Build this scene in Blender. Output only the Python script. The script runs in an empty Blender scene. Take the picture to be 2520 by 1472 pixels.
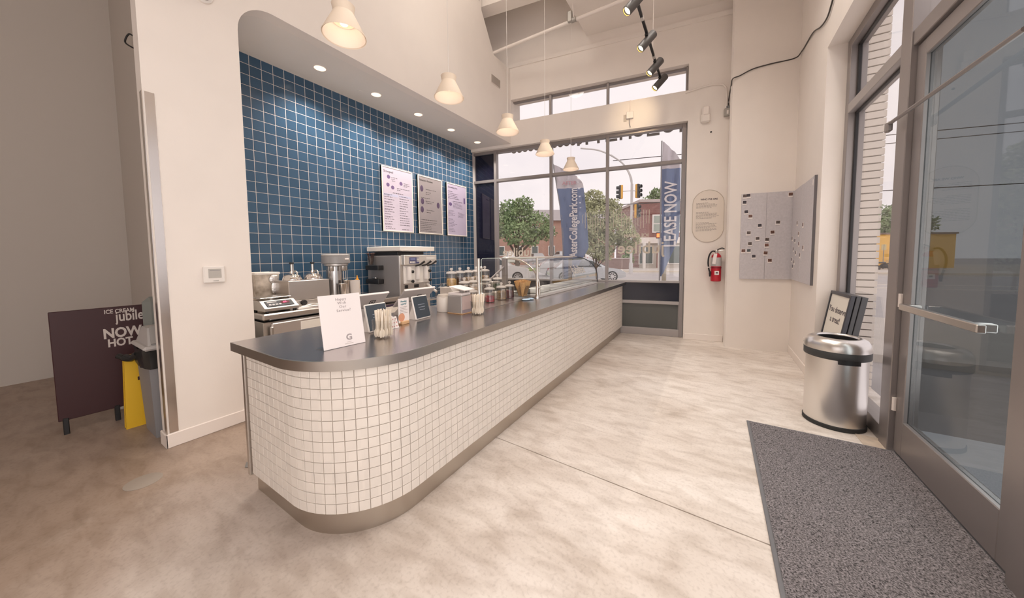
import bpy, math, random
from mathutils import Matrix, Vector
random.seed(7)
S = bpy.context.scene
COL = S.collection
PI = math.pi

# ------------------------------------------------------------------ camera
yaw, pitch, roll, FPX = .5585, -.06, -.0098, 802.47
cyw, syw, cp, sp = math.cos(yaw), math.sin(yaw), math.cos(pitch), math.sin(pitch)
fwd = Vector((-syw, cyw, 0)); rgt = Vector((cyw, syw, 0)); up = Vector((0, 0, 1))
f2 = fwd*cp + up*sp; u2 = -fwd*sp + up*cp
r3 = rgt*math.cos(roll) + u2*math.sin(roll); u3 = -rgt*math.sin(roll) + u2*math.cos(roll)
cd = bpy.data.cameras.new('camera'); cam = bpy.data.objects.new('camera', cd); COL.objects.link(cam)
M = Matrix((r3, u3, -f2)).transposed().to_4x4(); M.translation = (1.3536, 0, 1.393)
cam.matrix_world = M
cd.sensor_width = 36; cd.lens = 36*FPX/2520; cd.shift_x = 3.5/2520; cd.shift_y = -58.3/2520
cd.clip_start = .02; cd.clip_end = 500
S.camera = cam
S.view_settings.view_transform = 'Standard'; S.view_settings.look = 'None'
S.view_settings.exposure = 0.20; S.view_settings.gamma = 1.0; S.view_settings.use_curve_mapping = False

# ------------------------------------------------------------------ sky
W = bpy.data.worlds.new('overcast_sky'); S.world = W; W.use_nodes = True
nt = W.node_tree; nt.nodes.clear()
N = nt.nodes.new; L = nt.links.new
tc = N('ShaderNodeTexCoord'); ns = N('ShaderNodeTexNoise'); ns.inputs['Scale'].default_value = 2.2
ns.inputs['Detail'].default_value = 5; mp = N('ShaderNodeMapping'); mp.inputs['Scale'].default_value = (1, 1, 3)
cr = N('ShaderNodeValToRGB'); cr.color_ramp.elements[0].position = .3; cr.color_ramp.elements[1].position = .75
cr.color_ramp.elements[0].color = (.77, .70, .73, 1); cr.color_ramp.elements[1].color = (.93, .84, .83, 1)
bg = N('ShaderNodeBackground'); bg.inputs[1].default_value = 1.08; wo = N('ShaderNodeOutputWorld')
L(tc.outputs['Generated'], mp.inputs[0]); L(mp.outputs[0], ns.inputs[0]); L(ns.outputs[0], cr.inputs[0])
L(cr.outputs[0], bg.inputs[0]); L(bg.outputs[0], wo.inputs[0])

def area(name, loc, rot, sx, sy, power, col=(1, .93, .86), spread=PI):
    l = bpy.data.lights.new(name, 'AREA'); l.shape = 'RECTANGLE'; l.size = sx; l.size_y = sy
    l.energy = power; l.color = col; l.spread = spread
    o = bpy.data.objects.new(name, l); COL.objects.link(o); o.location = loc; o.rotation_euler = rot
    return o
# area lamps added outside the storefront glass, standing in for assumed daylight, and unseen fill spots added for the shop's other track lamps
area('storefront_fill_light', (2.72, -1.75, 1.95), (0, PI/2, 0), 2.8, 4.4, 95, (1, .95, .92))
area('storefront_fill_light', (2.72, 2.72, 1.5), (0, PI/2, 0), 2.3, .85, 34, (1, .95, .92))  # second added area lamp, outside the door glass, filling the room
area('rear_fill_light', (.55, -4.17, 1.95), (-PI/2, 0, 0), 3.3, 2.9, 190, (1, .95, .92))  # fill light added behind the camera to brighten the far wall
for lx, ly, lz, le in ((.5, -.8, 6.0, 26), (.9, .9, 5.75, 22), (1.3, 2.4, 5.15, 26), (1.7, 3.2, 5.9, 38), (.7, 3.7, 5.65, 42), (1.3, 4.25, 5.2, 12), (.1, 1.6, 5.5, 18), (-.9, 3.2, 5.8, 16)):
    l = bpy.data.lights.new('ceiling_fill_spot', 'SPOT'); l.energy = le*2.9; l.color = (1, .92, .84); l.spot_size = 1.95; l.spot_blend = 1.0; l.shadow_soft_size = .12
    o = bpy.data.objects.new('ceiling_fill_spot', l); COL.objects.link(o); o.location = (lx, ly, lz)
l = bpy.data.lights.new('ceiling_fill_point', 'POINT'); l.energy = 26; l.color = (1, .93, .85); l.shadow_soft_size = .25  # unseen point light added to brighten the high ceiling
o = bpy.data.objects.new('ceiling_fill_point', l); COL.objects.link(o); o.location = (-.9, 3.1, 5.75)
sun = bpy.data.lights.new('hazy_sun', 'SUN'); sun.energy = .6; sun.angle = .6; sun.color = (1, .95, .9)
so = bpy.data.objects.new('hazy_sun', sun); COL.objects.link(so); so.rotation_euler = (.6, .35, 0)

# ------------------------------------------------------------------ materials
MATS = {}
def mat(name, col, rough=.5, metal=0, spec=.5, noise=0, nscale=20, bump=0, bscale=60, emit=None, estr=1, stretch=None, alpha=1, coat=0, col2=None, trans=0):
    if name in MATS: return MATS[name]
    m = bpy.data.materials.new(name); m.use_nodes = True; t = m.node_tree; b = t.nodes['Principled BSDF']
    b.inputs['Base Color'].default_value = (*col, 1); b.inputs['Roughness'].default_value = rough
    b.inputs['Metallic'].default_value = metal; b.inputs['Specular IOR Level'].default_value = spec
    b.inputs['Coat Weight'].default_value = coat; b.inputs['Transmission Weight'].default_value = trans
    if emit: b.inputs['Emission Color'].default_value = (*emit, 1); b.inputs['Emission Strength'].default_value = estr
    if alpha < 1: b.inputs['Alpha'].default_value = alpha
    if noise or bump or col2:
        c = t.nodes.new('ShaderNodeTexCoord'); mp = t.nodes.new('ShaderNodeMapping'); t.links.new(c.outputs['Object'], mp.inputs[0])
        if stretch: mp.inputs['Scale'].default_value = stretch
        if noise or col2:
            n = t.nodes.new('ShaderNodeTexNoise'); n.inputs['Scale'].default_value = nscale; n.inputs['Detail'].default_value = 4
            t.links.new(mp.outputs[0], n.inputs[0])
            r = t.nodes.new('ShaderNodeValToRGB'); r.color_ramp.elements[0].position = .3; r.color_ramp.elements[1].position = .7
            k = noise
            r.color_ramp.elements[0].color = (*[v*(1-k) for v in col], 1)
            r.color_ramp.elements[1].color = (*(col2 if col2 else [min(1, v*(1+k)) for v in col]), 1)
            t.links.new(n.outputs[0], r.inputs[0]); t.links.new(r.outputs[0], b.inputs['Base Color'])
        if bump:
            n = t.nodes.new('ShaderNodeTexNoise'); n.inputs['Scale'].default_value = bscale; n.inputs['Detail'].default_value = 3
            t.links.new(mp.outputs[0], n.inputs[0]); bp = t.nodes.new('ShaderNodeBump'); bp.inputs['Strength'].default_value = bump
            bp.inputs['Distance'].default_value = .004
            t.links.new(n.outputs[0], bp.inputs['Height']); t.links.new(bp.outputs[0], b.inputs['Normal'])
    MATS[name] = m; return m
def glass(name, tint=(.99, .99, .985), rough=.02, ior=1.45, gloss=1.0):
    if name in MATS: return MATS[name]
    m = bpy.data.materials.new(name); m.use_nodes = True; t = m.node_tree; t.nodes.clear()
    o = t.nodes.new('ShaderNodeOutputMaterial'); mx = t.nodes.new('ShaderNodeMixShader'); tr = t.nodes.new('ShaderNodeBsdfTransparent')
    gl = t.nodes.new('ShaderNodeBsdfGlossy'); lw = t.nodes.new('ShaderNodeLayerWeight'); lw.inputs[0].default_value = .5
    fr = t.nodes.new('ShaderNodeMath'); fr.operation = 'POWER'; fr.inputs[1].default_value = 5; t.links.new(lw.outputs['Facing'], fr.inputs[0])
    tr.inputs[0].default_value = (*tint, 1); gl.inputs['Roughness'].default_value = rough
    mu = t.nodes.new('ShaderNodeMath'); mu.operation = 'MULTIPLY_ADD'; mu.inputs[1].default_value = .6*gloss; mu.inputs[2].default_value = ((ior-1)/(ior+1))**2*1.0
    t.links.new(fr.outputs[0], mu.inputs[0]); t.links.new(mu.outputs[0], mx.inputs[0]); t.links.new(tr.outputs[0], mx.inputs[1])
    t.links.new(gl.outputs[0], mx.inputs[2]); t.links.new(mx.outputs[0], o.inputs[0]); MATS[name] = m; return m

PAINT = mat('wall_paint', (.87, .80, .74), .7, noise=.015, nscale=3, bump=.08, bscale=90)
PAINT2 = mat('ceiling_paint', (.88, .815, .755), .8)
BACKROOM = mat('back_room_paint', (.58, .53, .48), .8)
TRIMW = mat('white_trim', (.88, .80, .74), .4)
STEEL = mat('brushed_steel', (.62, .59, .56), .28, 1, bump=.05, bscale=200, stretch=(1, .03, .03))
STEELV = mat('brushed_steel_can', (.78, .75, .72), .28, 1, bump=.04, bscale=200, stretch=(1, 1, .02))
TOPST = mat('counter_steel', (.50, .46, .45), .24, 1, bump=.05, bscale=150, stretch=(.05, 1, 1))
EDGEST = mat('edge_steel', (.50, .47, .44), .3, 1)
KICK = mat('kick_steel', (.56, .51, .45), .33, 1, bump=.06, bscale=150, stretch=(.05, .05, 1))
ALU = mat('window_aluminium', (.33, .30, .29), .4, .6)
ALUL = mat('light_aluminium', (.42, .39, .38), .42, .5)
DARKAL = mat('dark_frame', (.035, .035, .045), .4)
BLACK = mat('black_plastic', (.018, .017, .018), .4)
RUBBER = mat('black_rubber', (.03, .03, .03), .7)
GREYP = mat('grey_plastic', (.30, .29, .29), .45)
WHITE = mat('white_plastic', (.85, .80, .75), .4)
CREAM = mat('cream_shade', (.84, .71, .575), .6, emit=(1, .76, .53), estr=.02)
SHADEIN = mat('shade_inside', (.86, .74, .64), .6, emit=(1, .78, .62), estr=.05)
GLASS = glass('window_glass'); CLEAR = glass('clear_acrylic', (.985, .985, .98)); JARG = glass('jar_glass', (.90, .885, .87), .03, 1.9)
TINT = glass('tinted_glass', (.42, .45, .46))
PAPER = mat('white_paper', (.90, .83, .80), .6)
INK = mat('dark_ink', (.10, .08, .09), .6)
GREYINK = mat('grey_ink', (.33, .28, .25), .6)
WOODSP = mat('birch_wood', (.90, .80, .67), .6, noise=.06, nscale=30)
WOOD = mat('beech_wood', (.68, .42, .22), .5)
CONE = mat('wafer_cone', (.66, .38, .15), .7, noise=.2, nscale=90, bump=.3, bscale=120)
RED = mat('red_enamel', (.50, .012, .03), .3)
YELLOW = mat('yellow_plastic', (.80, .48, .02), .45)
SCREEN = mat('dark_screen', (.03, .035, .04), .08)
GROUT = mat('pale_grout', (.72, .64, .57), .85)
BLUEGROUT = mat('blue_wall_grout', (.56, .52, .50), .85)
# per-tile tone from the position on the tile grid
def tilemat(name, col, var, rough, step, off):
    m = bpy.data.materials.new(name); m.use_nodes = True; t = m.node_tree; b = t.nodes['Principled BSDF']
    oi = t.nodes.new('ShaderNodeNewGeometry'); sn = t.nodes.new('ShaderNodeVectorMath'); sn.operation = 'SNAP'
    ad = t.nodes.new('ShaderNodeVectorMath'); ad.operation = 'ADD'; ad.inputs[1].default_value = off
    sn.inputs[1].default_value = step
    wn = t.nodes.new('ShaderNodeTexWhiteNoise'); r = t.nodes.new('ShaderNodeValToRGB')
    r.color_ramp.elements[0].color = (*[c*(1-var) for c in col], 1); r.color_ramp.elements[1].color = (*[min(1, c*(1+var)) for c in col], 1)
    t.links.new(oi.outputs['Position'], ad.inputs[0]); t.links.new(ad.outputs[0], sn.inputs[0]); t.links.new(sn.outputs[0], wn.inputs[0])
    t.links.new(wn.outputs[0], r.inputs[0]); t.links.new(r.outputs[0], b.inputs['Base Color']); b.inputs['Roughness'].default_value = rough
    n = t.nodes.new('ShaderNodeTexNoise'); n.inputs['Scale'].default_value = 14; bp = t.nodes.new('ShaderNodeBump')
    bp.inputs['Strength'].default_value = .06; bp.inputs['Distance'].default_value = .01
    t.links.new(oi.outputs['Position'], n.inputs[0]); t.links.new(n.outputs[0], bp.inputs['Height']); t.links.new(bp.outputs[0], b.inputs['Normal'])
    return m
TT = .1114
BLUE = tilemat('blue_glaze', (.042, .094, .160), .10, .17, (10, TT, TT), (3, -.036+TT*20, .007))
WTILE = tilemat('white_mosaic', (.80, .735, .665), .035, .45, (.05, .05, .0529), (5, .02, .02))
# concrete
def concrete():
    m = bpy.data.materials.new('polished_concrete'); m.use_nodes = True; t = m.node_tree; b = t.nodes['Principled BSDF']
    g = t.nodes.new('ShaderNodeNewGeometry')
    def noise(sc, det, st=(1, 1, 1), rot=0, dist=0):
        mp = t.nodes.new('ShaderNodeMapping'); mp.inputs['Scale'].default_value = st; mp.inputs['Rotation'].default_value = (0, 0, rot)
        n = t.nodes.new('ShaderNodeTexNoise'); n.inputs['Scale'].default_value = sc; n.inputs['Detail'].default_value = det; n.inputs['Distortion'].default_value = dist
        t.links.new(g.outputs['Position'], mp.inputs[0]); t.links.new(mp.outputs[0], n.inputs[0]); return n
    def ramp(n, a, bb, ca, cb):
        r = t.nodes.new('ShaderNodeValToRGB'); r.color_ramp.elements[0].position = a; r.color_ramp.elements[1].position = bb
        r.color_ramp.elements[0].color = (*ca, 1); r.color_ramp.elements[1].color = (*cb, 1); t.links.new(n.outputs[0], r.inputs[0]); return r
    def mul(x, y, f=1):
        k = t.nodes.new('ShaderNodeMixRGB'); k.blend_type = 'MULTIPLY'; k.inputs[0].default_value = f
        t.links.new(x.outputs[0], k.inputs[1]); t.links.new(y.outputs[0], k.inputs[2]); return k
    a = ramp(noise(.9, 6, (1, 2.0, 1), .5, .6), .30, .66, (.68, .60, .53), (.88, .815, .755))
    c = ramp(noise(5, 8, (1, 2.6, 1), .35, .5), .30, .56, (.80, .775, .75), (1, 1, 1))
    d = ramp(noise(60, 4), .30, .5, (.87, .86, .85), (1, 1, 1))
    e = ramp(noise(2.0, 10, (1, 1.4, 1), -.2, 1.2), .25, .42, (.82, .79, .76), (1, 1, 1))
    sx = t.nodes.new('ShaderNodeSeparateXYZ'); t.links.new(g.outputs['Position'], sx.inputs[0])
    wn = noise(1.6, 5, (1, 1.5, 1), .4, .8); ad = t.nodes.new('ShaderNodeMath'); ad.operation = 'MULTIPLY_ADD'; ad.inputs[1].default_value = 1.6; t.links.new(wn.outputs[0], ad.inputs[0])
    t.links.new(sx.outputs['X'], ad.inputs[2])     # floor grime plus painted-in dimness, darkening towards the left wall
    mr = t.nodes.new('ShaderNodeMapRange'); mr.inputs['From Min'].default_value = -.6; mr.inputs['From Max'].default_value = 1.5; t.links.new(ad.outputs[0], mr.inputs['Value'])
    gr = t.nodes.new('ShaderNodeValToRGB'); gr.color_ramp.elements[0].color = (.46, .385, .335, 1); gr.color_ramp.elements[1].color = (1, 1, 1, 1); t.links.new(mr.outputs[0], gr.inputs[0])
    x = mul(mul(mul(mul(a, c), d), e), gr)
    t.links.new(x.outputs[0], b.inputs['Base Color'])
    rr = ramp(noise(3, 4), .3, .7, (.34,)*3, (.5,)*3); t.links.new(rr.outputs[0], b.inputs['Roughness'])
    bp = t.nodes.new('ShaderNodeBump'); bp.inputs['Strength'].default_value = .1; bp.inputs['Distance'].default_value = .004
    t.links.new(noise(30, 5).outputs[0], bp.inputs['Height']); t.links.new(bp.outputs[0], b.inputs['Normal'])
    b.inputs['Specular IOR Level'].default_value = .4
    return m
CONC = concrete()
def brickmat(name, c1, c2, mortar, sc, rowh=.075, bw=.22):
    m = bpy.data.materials.new(name); m.use_nodes = True; t = m.node_tree; b = t.nodes['Principled BSDF']
    c = t.nodes.new('ShaderNodeTexCoord'); br = t.nodes.new('ShaderNodeTexBrick'); mp = t.nodes.new('ShaderNodeMapping')
    mp.inputs['Rotation'].default_value = (PI/2, 0, 0)
    t.links.new(c.outputs['Object'], mp.inputs[0]); t.links.new(mp.outputs[0], br.inputs[0])
    br.inputs['Color1'].default_value = (*c1, 1); br.inputs['Color2'].default_value = (*c2, 1); br.inputs['Mortar'].default_value = (*mortar, 1)
    br.inputs['Scale'].default_value = sc; br.inputs['Row Height'].default_value = rowh; br.inputs['Brick Width'].default_value = bw; br.inputs['Mortar Size'].default_value = .008
    t.links.new(br.outputs[0], b.inputs['Base Color']); b.inputs['Roughness'].default_value = .85; return m

# ------------------------------------------------------------------ mesh kit
class MB:
    def __init__(s): s.v = []; s.f = []
    def add(s, vs, fs, T=None):
        o = len(s.v)
        s.v += [tuple(T @ Vector(p)) if T else tuple(p) for p in vs]; s.f += [tuple(i+o for i in f) for f in fs]; return s
    def box(s, c, d, b=0, T=None):
        hx, hy, hz = d[0]/2, d[1]/2, d[2]/2; cx, cy, cz = c
        if b <= 0:
            vs = [(cx+sx*hx, cy+sy*hy, cz+sz*hz) for sx in (-1, 1) for sy in (-1, 1) for sz in (-1, 1)]
            return s.add(vs, [(0, 1, 3, 2), (4, 6, 7, 5), (0, 4, 5, 1), (2, 3, 7, 6), (0, 2, 6, 4), (1, 5, 7, 3)], T)
        b = min(b, hx*.95, hy*.95, hz*.95); vs = []; ix = {}
        for sx in (-1, 1):
            for sy in (-1, 1):
                for sz in (-1, 1):
                    for a in range(3):
                        h = [hx-b, hy-b, hz-b]; h[a] += b; ix[(sx, sy, sz, a)] = len(vs)
                        vs.append((cx+sx*h[0], cy+sy*h[1], cz+sz*h[2]))
        fs = []; q = [(-1, -1), (1, -1), (1, 1), (-1, 1)]
        for a in range(3):
            o = [k for k in range(3) if k != a]
            for sg in (-1, 1):
                f = []
                for p in q:
                    k = [0, 0, 0]; k[a] = sg; k[o[0]] = p[0]; k[o[1]] = p[1]; f.append(ix[(*k, a)])
                fs.append(f if (sg > 0) == (a != 1) else f[::-1])
            for p in q:   # edges along axis a
                k = [0, 0, 0]; k[o[0]] = p[0]; k[o[1]] = p[1]
                k0 = list(k); k1 = list(k); k0[a] = -1; k1[a] = 1
                f = [ix[(*k0, o[0])], ix[(*k1, o[0])], ix[(*k1, o[1])], ix[(*k0, o[1])]]
                fs.append(f)
        for sx in (-1, 1):
            for sy in (-1, 1):
                for sz in (-1, 1): fs.append([ix[(sx, sy, sz, a)] for a in range(3)])
        return s.add(vs, fs, T)
    def b2(s, x0, x1, y0, y1, z0, z1, b=0, T=None): return s.box(((x0+x1)/2, (y0+y1)/2, (z0+z1)/2), (abs(x1-x0), abs(y1-y0), abs(z1-z0)), b, T)
    def lathe(s, prof, n=24, c=(0, 0, 0), T=None, caps=True, a0=0, a1=2*PI):
        vs = []; fs = []; full = abs(a1-a0-2*PI) < 1e-6; m = n if full else n+1
        for r, z in prof:
            for k in range(m):
                a = a0+(a1-a0)*k/n; vs.append((c[0]+r*math.cos(a), c[1]+r*math.sin(a), c[2]+z))
        for i in range(len(prof)-1):
            for k in range(n):
                k2 = (k+1) % m if full else k+1
                fs.append((i*m+k, i*m+k2, (i+1)*m+k2, (i+1)*m+k))
        if caps and full:
            if prof[0][0] > 1e-5: fs.append(tuple(range(m))[::-1])
            if prof[-1][0] > 1e-5: fs.append(tuple((len(prof)-1)*m+k for k in range(m)))
        return s.add(vs, fs, T)
    def cyl(s, c, r, h, n=20, T=None): return s.lathe([(r, 0), (r, h)], n, c, T)
    def rod(s, a, b, r, n=10, r2=None):
        a = Vector(a); b = Vector(b); d = b-a; T = Matrix.Translation(a) @ d.to_track_quat('Z', 'Y').to_matrix().to_4x4()
        return s.lathe([(r, 0), (r2 if r2 is not None else r, d.length)], n, (0, 0, 0), T)
    def tube(s, pts, r, n=8):
        pts = [Vector(p) for p in pts]; vs = []; fs = []; x = None
        for i, p in enumerate(pts):
            d = (pts[min(i+1, len(pts)-1)]-pts[max(i-1, 0)]).normalized()
            if x is None: x = d.orthogonal().normalized()
            x = (x-d*x.dot(d)).normalized(); y = d.cross(x); rr = r[i] if isinstance(r, (list, tuple)) else r
            for k in range(n):
                a = 2*PI*k/n; vs.append(p+x*math.cos(a)*rr+y*math.sin(a)*rr)
        for i in range(len(pts)-1):
            for k in range(n): fs.append((i*n+k, i*n+(k+1) % n, (i+1)*n+(k+1) % n, (i+1)*n+k))
        fs += [tuple(range(n))[::-1], tuple((len(pts)-1)*n+k for k in range(n))]
        return s.add(vs, fs)
    def prism(s, out, h0, h1, T=None):   # outline in local xy, extruded in local z
        n = len(out); vs = [(x, y, h0) for x, y in out]+[(x, y, h1) for x, y in out]
        fs = [tuple(range(n))[::-1], tuple(range(n, 2*n))]+[(i, (i+1) % n, n+(i+1) % n, n+i) for i in range(n)]
        return s.add(vs, fs, T)
    def strip(s, path, z0, z1, thick=0):  # wall along an xy path
        if not thick:
            vs = [(x, y, z) for x, y in path for z in (z0, z1)]
            return s.add(vs, [(2*i, 2*i+2, 2*i+3, 2*i+1) for i in range(len(path)-1)])
    def sphere(s, c, r, n=16, m=8, sc=(1, 1, 1), T=None):
        pr = [(max(1e-6, r*math.sin(PI*i/m)), -r*math.cos(PI*i/m)) for i in range(m+1)]
        o = len(s.v); s.lathe(pr, n, (0, 0, 0), None, False)
        s.v[o:] = [(c[0]+x*sc[0], c[1]+y*sc[1], c[2]+z*sc[2]) for x, y, z in s.v[o:]]
        if T: s.v[o:] = [tuple(T @ Vector(p)) for p in s.v[o:]]
        return s
    def mesh(s, name, m, smooth=None):
        me = bpy.data.meshes.new(name); me.from_pydata(s.v, [], s.f); me.update()
        if m: me.materials.append(m)
        if smooth:
            me.shade_smooth(); me.set_sharp_from_angle(angle=math.radians(smooth))
        return me
    def build(s, name, m, parent=None, smooth=None, kind=None, label=None, loc=None):
        o = bpy.data.objects.new(name, s.mesh(name, m, smooth)); COL.objects.link(o)
        # consistent outward normals
        import bmesh
        bm = bmesh.new(); bm.from_mesh(o.data); bmesh.ops.recalc_face_normals(bm, faces=bm.faces); bm.to_mesh(o.data); bm.free()
        if smooth: o.data.shade_smooth(); o.data.set_sharp_from_angle(angle=math.radians(smooth))
        if parent: o.parent = parent
        if kind: o['kind'] = kind
        if label: o['label'] = label
        if loc: o.location = loc
        return o
def tag(o, label, cat, group=None):
    o['label'] = label; o['category'] = cat
    if group: o['group'] = group
    return o
def thing(name, label, cat, loc=(0, 0, 0), rz=0, group=None):
    o = bpy.data.objects.new(name, None); o.empty_display_size = .05; COL.objects.link(o); o.location = loc; o.rotation_euler = (0, 0, rz)
    return tag(o, label, cat, group)
def struct(name, mb, m, parent=None, smooth=None):
    return mb.build(name, m, parent, smooth, kind='structure')
def dup(root, loc, rz=None, label=None, group=None):
    r = root.copy(); COL.objects.link(r); r.location = loc
    if rz is not None: r.rotation_euler = (0, 0, rz)
    if label: r['label'] = label
    if group: r['group'] = group
    for ch in root.children:
        c = ch.copy(); COL.objects.link(c); c.parent = r
        for g in ch.children:
            d = g.copy(); COL.objects.link(d); d.parent = c
    return r
def text(s, size, T, m, name='lettering', parent=None, bold=0, align='CENTER', ext=.0008, shear=0, space=1, mirror=False, linew=1):
    c = bpy.data.curves.new('lettering', 'FONT'); c.body = s; c.size = size; c.align_x = align; c.align_y = 'CENTER'
    c.extrude = ext; c.offset = bold; c.shear = shear; c.space_character = space; c.resolution_u = 3; c.space_line = linew
    o = bpy.data.objects.new(name, c); COL.objects.link(o); bpy.context.view_layer.update()
    me = bpy.data.meshes.new_from_object(o.evaluated_get(bpy.context.evaluated_depsgraph_get()))
    bpy.data.objects.remove(o); bpy.data.curves.remove(c)
    if mirror: me.transform(Matrix.Scale(-1, 4, (1, 0, 0)))
    me.transform(T); me.materials.clear(); me.materials.append(m)
    o = bpy.data.objects.new(name, me); COL.objects.link(o)
    if parent: o.parent = parent
    return o
def frameM(o, x, y):   # matrix with local x, y axes (unit-ised) at o
    x = Vector(x).normalized(); y = Vector(y); y = (y-x*y.dot(x)).normalized(); z = x.cross(y)
    m = Matrix((x, y, z)).transposed().to_4x4(); m.translation = o; return m
ORD = ['first', 'second', 'third', 'fourth', 'fifth', 'sixth', 'seventh', 'eighth', 'ninth', 'tenth', 'eleventh', 'twelfth', 'thirteenth', 'fourteenth', 'fifteenth', 'sixteenth', 'seventeenth', 'eighteenth']

# far wall frame: u along the wall, v outwards (away from the room), z up
AL = math.atan(.1715); CA, SA = math.cos(AL), math.sin(AL); FY = 5.925
FW = Matrix(((CA, -SA, 0, 0), (SA, CA, 0, FY), (0, 0, 1, 0), (0, 0, 0, 1)))
def fx(x): return FY+.1715*x
XW, XB, ZS, XR = -2.03, -2.90, 3.552, 2.27
CZ = 6.2

# ================================================================== STRUCTURE
fl = struct('floor', MB().b2(-8, 2.75, -4.2, 6.6, -.30, -.012), GROUT)
j = Matrix.Translation((0, 1.993, 0)) @ Matrix.Rotation(-.0555, 4, 'Z')
mb = MB().add([(-8, -4.2, -.012), (2.75, -4.2, -.012), (2.75, 1.993-.0555*2.75-.004, -.012), (-8, 1.993+.0555*8-.004, -.012),
               (-8, -4.2, 0), (2.75, -4.2, 0), (2.75, 1.993-.0555*2.75-.004, 0), (-8, 1.993+.0555*8-.004, 0)],
              [(0, 3, 2, 1), (4, 5, 6, 7), (0, 1, 5, 4), (1, 2, 6, 5), (2, 3, 7, 6), (3, 0, 4, 7)])
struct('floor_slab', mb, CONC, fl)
mb = MB().add([(-8, 1.993+.0555*8+.004, -.012), (2.75, 1.993-.0555*2.75+.004, -.012), (2.75, 6.6, -.012), (-8, 6.0, -.012),
               (-8, 1.993+.0555*8+.004, 0), (2.75, 1.993-.0555*2.75+.004, 0), (2.75, 6.6, 0), (-8, 6.0, 0)],
              [(0, 3, 2, 1), (4, 5, 6, 7), (0, 1, 5, 4), (1, 2, 6, 5), (2, 3, 7, 6), (3, 0, 4, 7)])
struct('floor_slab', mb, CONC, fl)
struct('trim_threshold', MB().b2(2.30, 2.46, -4, 3.45, 0, .006, .002), mat('threshold_stone', (.60, .50, .40), .6, noise=.1))

# left wall with the rounded recess opening  (outline in y,z)
YF = fx(XW)+.25
R0 = .27
arc = [(1.2+R0-R0*math.cos(a), ZS-R0+R0*math.sin(a)) for a in [PI/2*k/10 for k in range(11)]]
out = [(.63, 0), (1.2, 0)]+arc+[(YF, ZS), (YF, 4.93), (4.93, 4.93), (4.58, 5.48), (4.58, CZ), (.63, CZ)]
TYZ = Matrix(((0, 0, 1, 0), (1, 0, 0, 0), (0, 1, 0, 0), (0, 0, 0, 1)))
struct('wall_left', MB().prism(out, XW-.13, XW, TYZ), PAINT, None, 30)
struct('wall_upper_recess', MB().b2(-2.75, -2.65, 4.4, 6.6, 4.93, CZ).b2(-2.75, XW-.13, 4.4, 4.5, 4.93, CZ), PAINT)
# recess: soffit, partition, blue wall
arcS = [(1.2+R0-R0*math.cos(a), ZS-R0+R0*math.sin(a)) for a in [PI/2*k/10 for k in range(11)]]
outS = [(1.08, 0), (1.2, 0)]+arcS+[(YF, ZS), (YF, ZS+.25), (1.08, ZS+.25)]
struct('ceiling_recess', MB().prism(outS, XB-.02, XW-.131, TYZ), mat('soffit_paint', (.84, .785, .73), .75), None, 30)
wr = struct('wall_recess', MB().b2(XB-.12, XB+.0012, 1.0, YF+.1, 0, ZS+.1), BLUEGROUT)
tw = TT-.0052
tile = MB().box((0, 0, 0), (.010, tw, tw), .0022).mesh('tile', BLUE)
y0 = 1.5898-TT
cols = []; rest = MB()
for c in range(36):
    for r in range(32):
        yc = y0+(c+.5)*TT; zc = ZS-.103-(r-.5)*TT
        hh = TT
        if yc+TT/2 > fx(XB)+.02: continue
        x = XB-.002
        if r == 0: pass
        if c < 12 and r < 25:
            t = bpy.data.objects.new('tile', tile); COL.objects.link(t); t.parent = wr; t.location = (x, yc, zc)
            t.rotation_euler = (0, random.gauss(0, .0015), random.gauss(0, .0015))
            if r == 0: t.scale = (1, 1, (.103-.0052)/tw); t.location.z = ZS-.103/2
        else:
            if r == 0: rest.box((x, yc, ZS-.103/2), (.010, tw, .103-.0045), .0022)
            else:
                T = Matrix.Translation((x, yc, zc)) @ Matrix.Rotation(random.gauss(0, .0015), 4, 'Y') @ Matrix.Rotation(random.gauss(0, .0015), 4, 'Z')
                rest.box((0, 0, 0), (.010, tw, tw), .0022, T)
rest.build('tile', BLUE, wr, kind='stuff')

# hallway behind the left wall
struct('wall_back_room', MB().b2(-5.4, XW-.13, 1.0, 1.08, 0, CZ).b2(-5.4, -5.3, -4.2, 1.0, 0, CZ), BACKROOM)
struct('wall_behind', MB().b2(-8, -1.15, -4.4, -4.2, 0, CZ).b2(2.25, 2.75, -4.4, -4.2, 0, CZ).b2(-1.15, 2.25, -4.4, -4.2, 3.45, CZ).b2(-1.15, 2.25, -4.4, -4.2, 0, .45), PAINT)
# far wall pieces (in wall coordinates): lintel, upper wall, right part
vi = -.10
mb = MB()
mb.b2(-3.1, .945, vi, .2, 3.50, 3.965, 0, FW)           # lintel
mb.b2(-3.1, -2.07, vi, .2, 3.965, 4.37, 0, FW)
mb.b2(-3.1, 2.5, vi, .2, 4.37, 4.95, 0, FW)
mb.b2(.945, 2.5, vi, .2, 0, 4.37, 0, FW)
mb.b2(-3.1, 2.5, vi-.02, .2, 4.95, 5.02, 0, FW)
mb.b2(-3.1, 2.5, vi+.03, .2, 5.02, CZ, 0, FW)
struct('wall_far', mb, PAINT)
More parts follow.
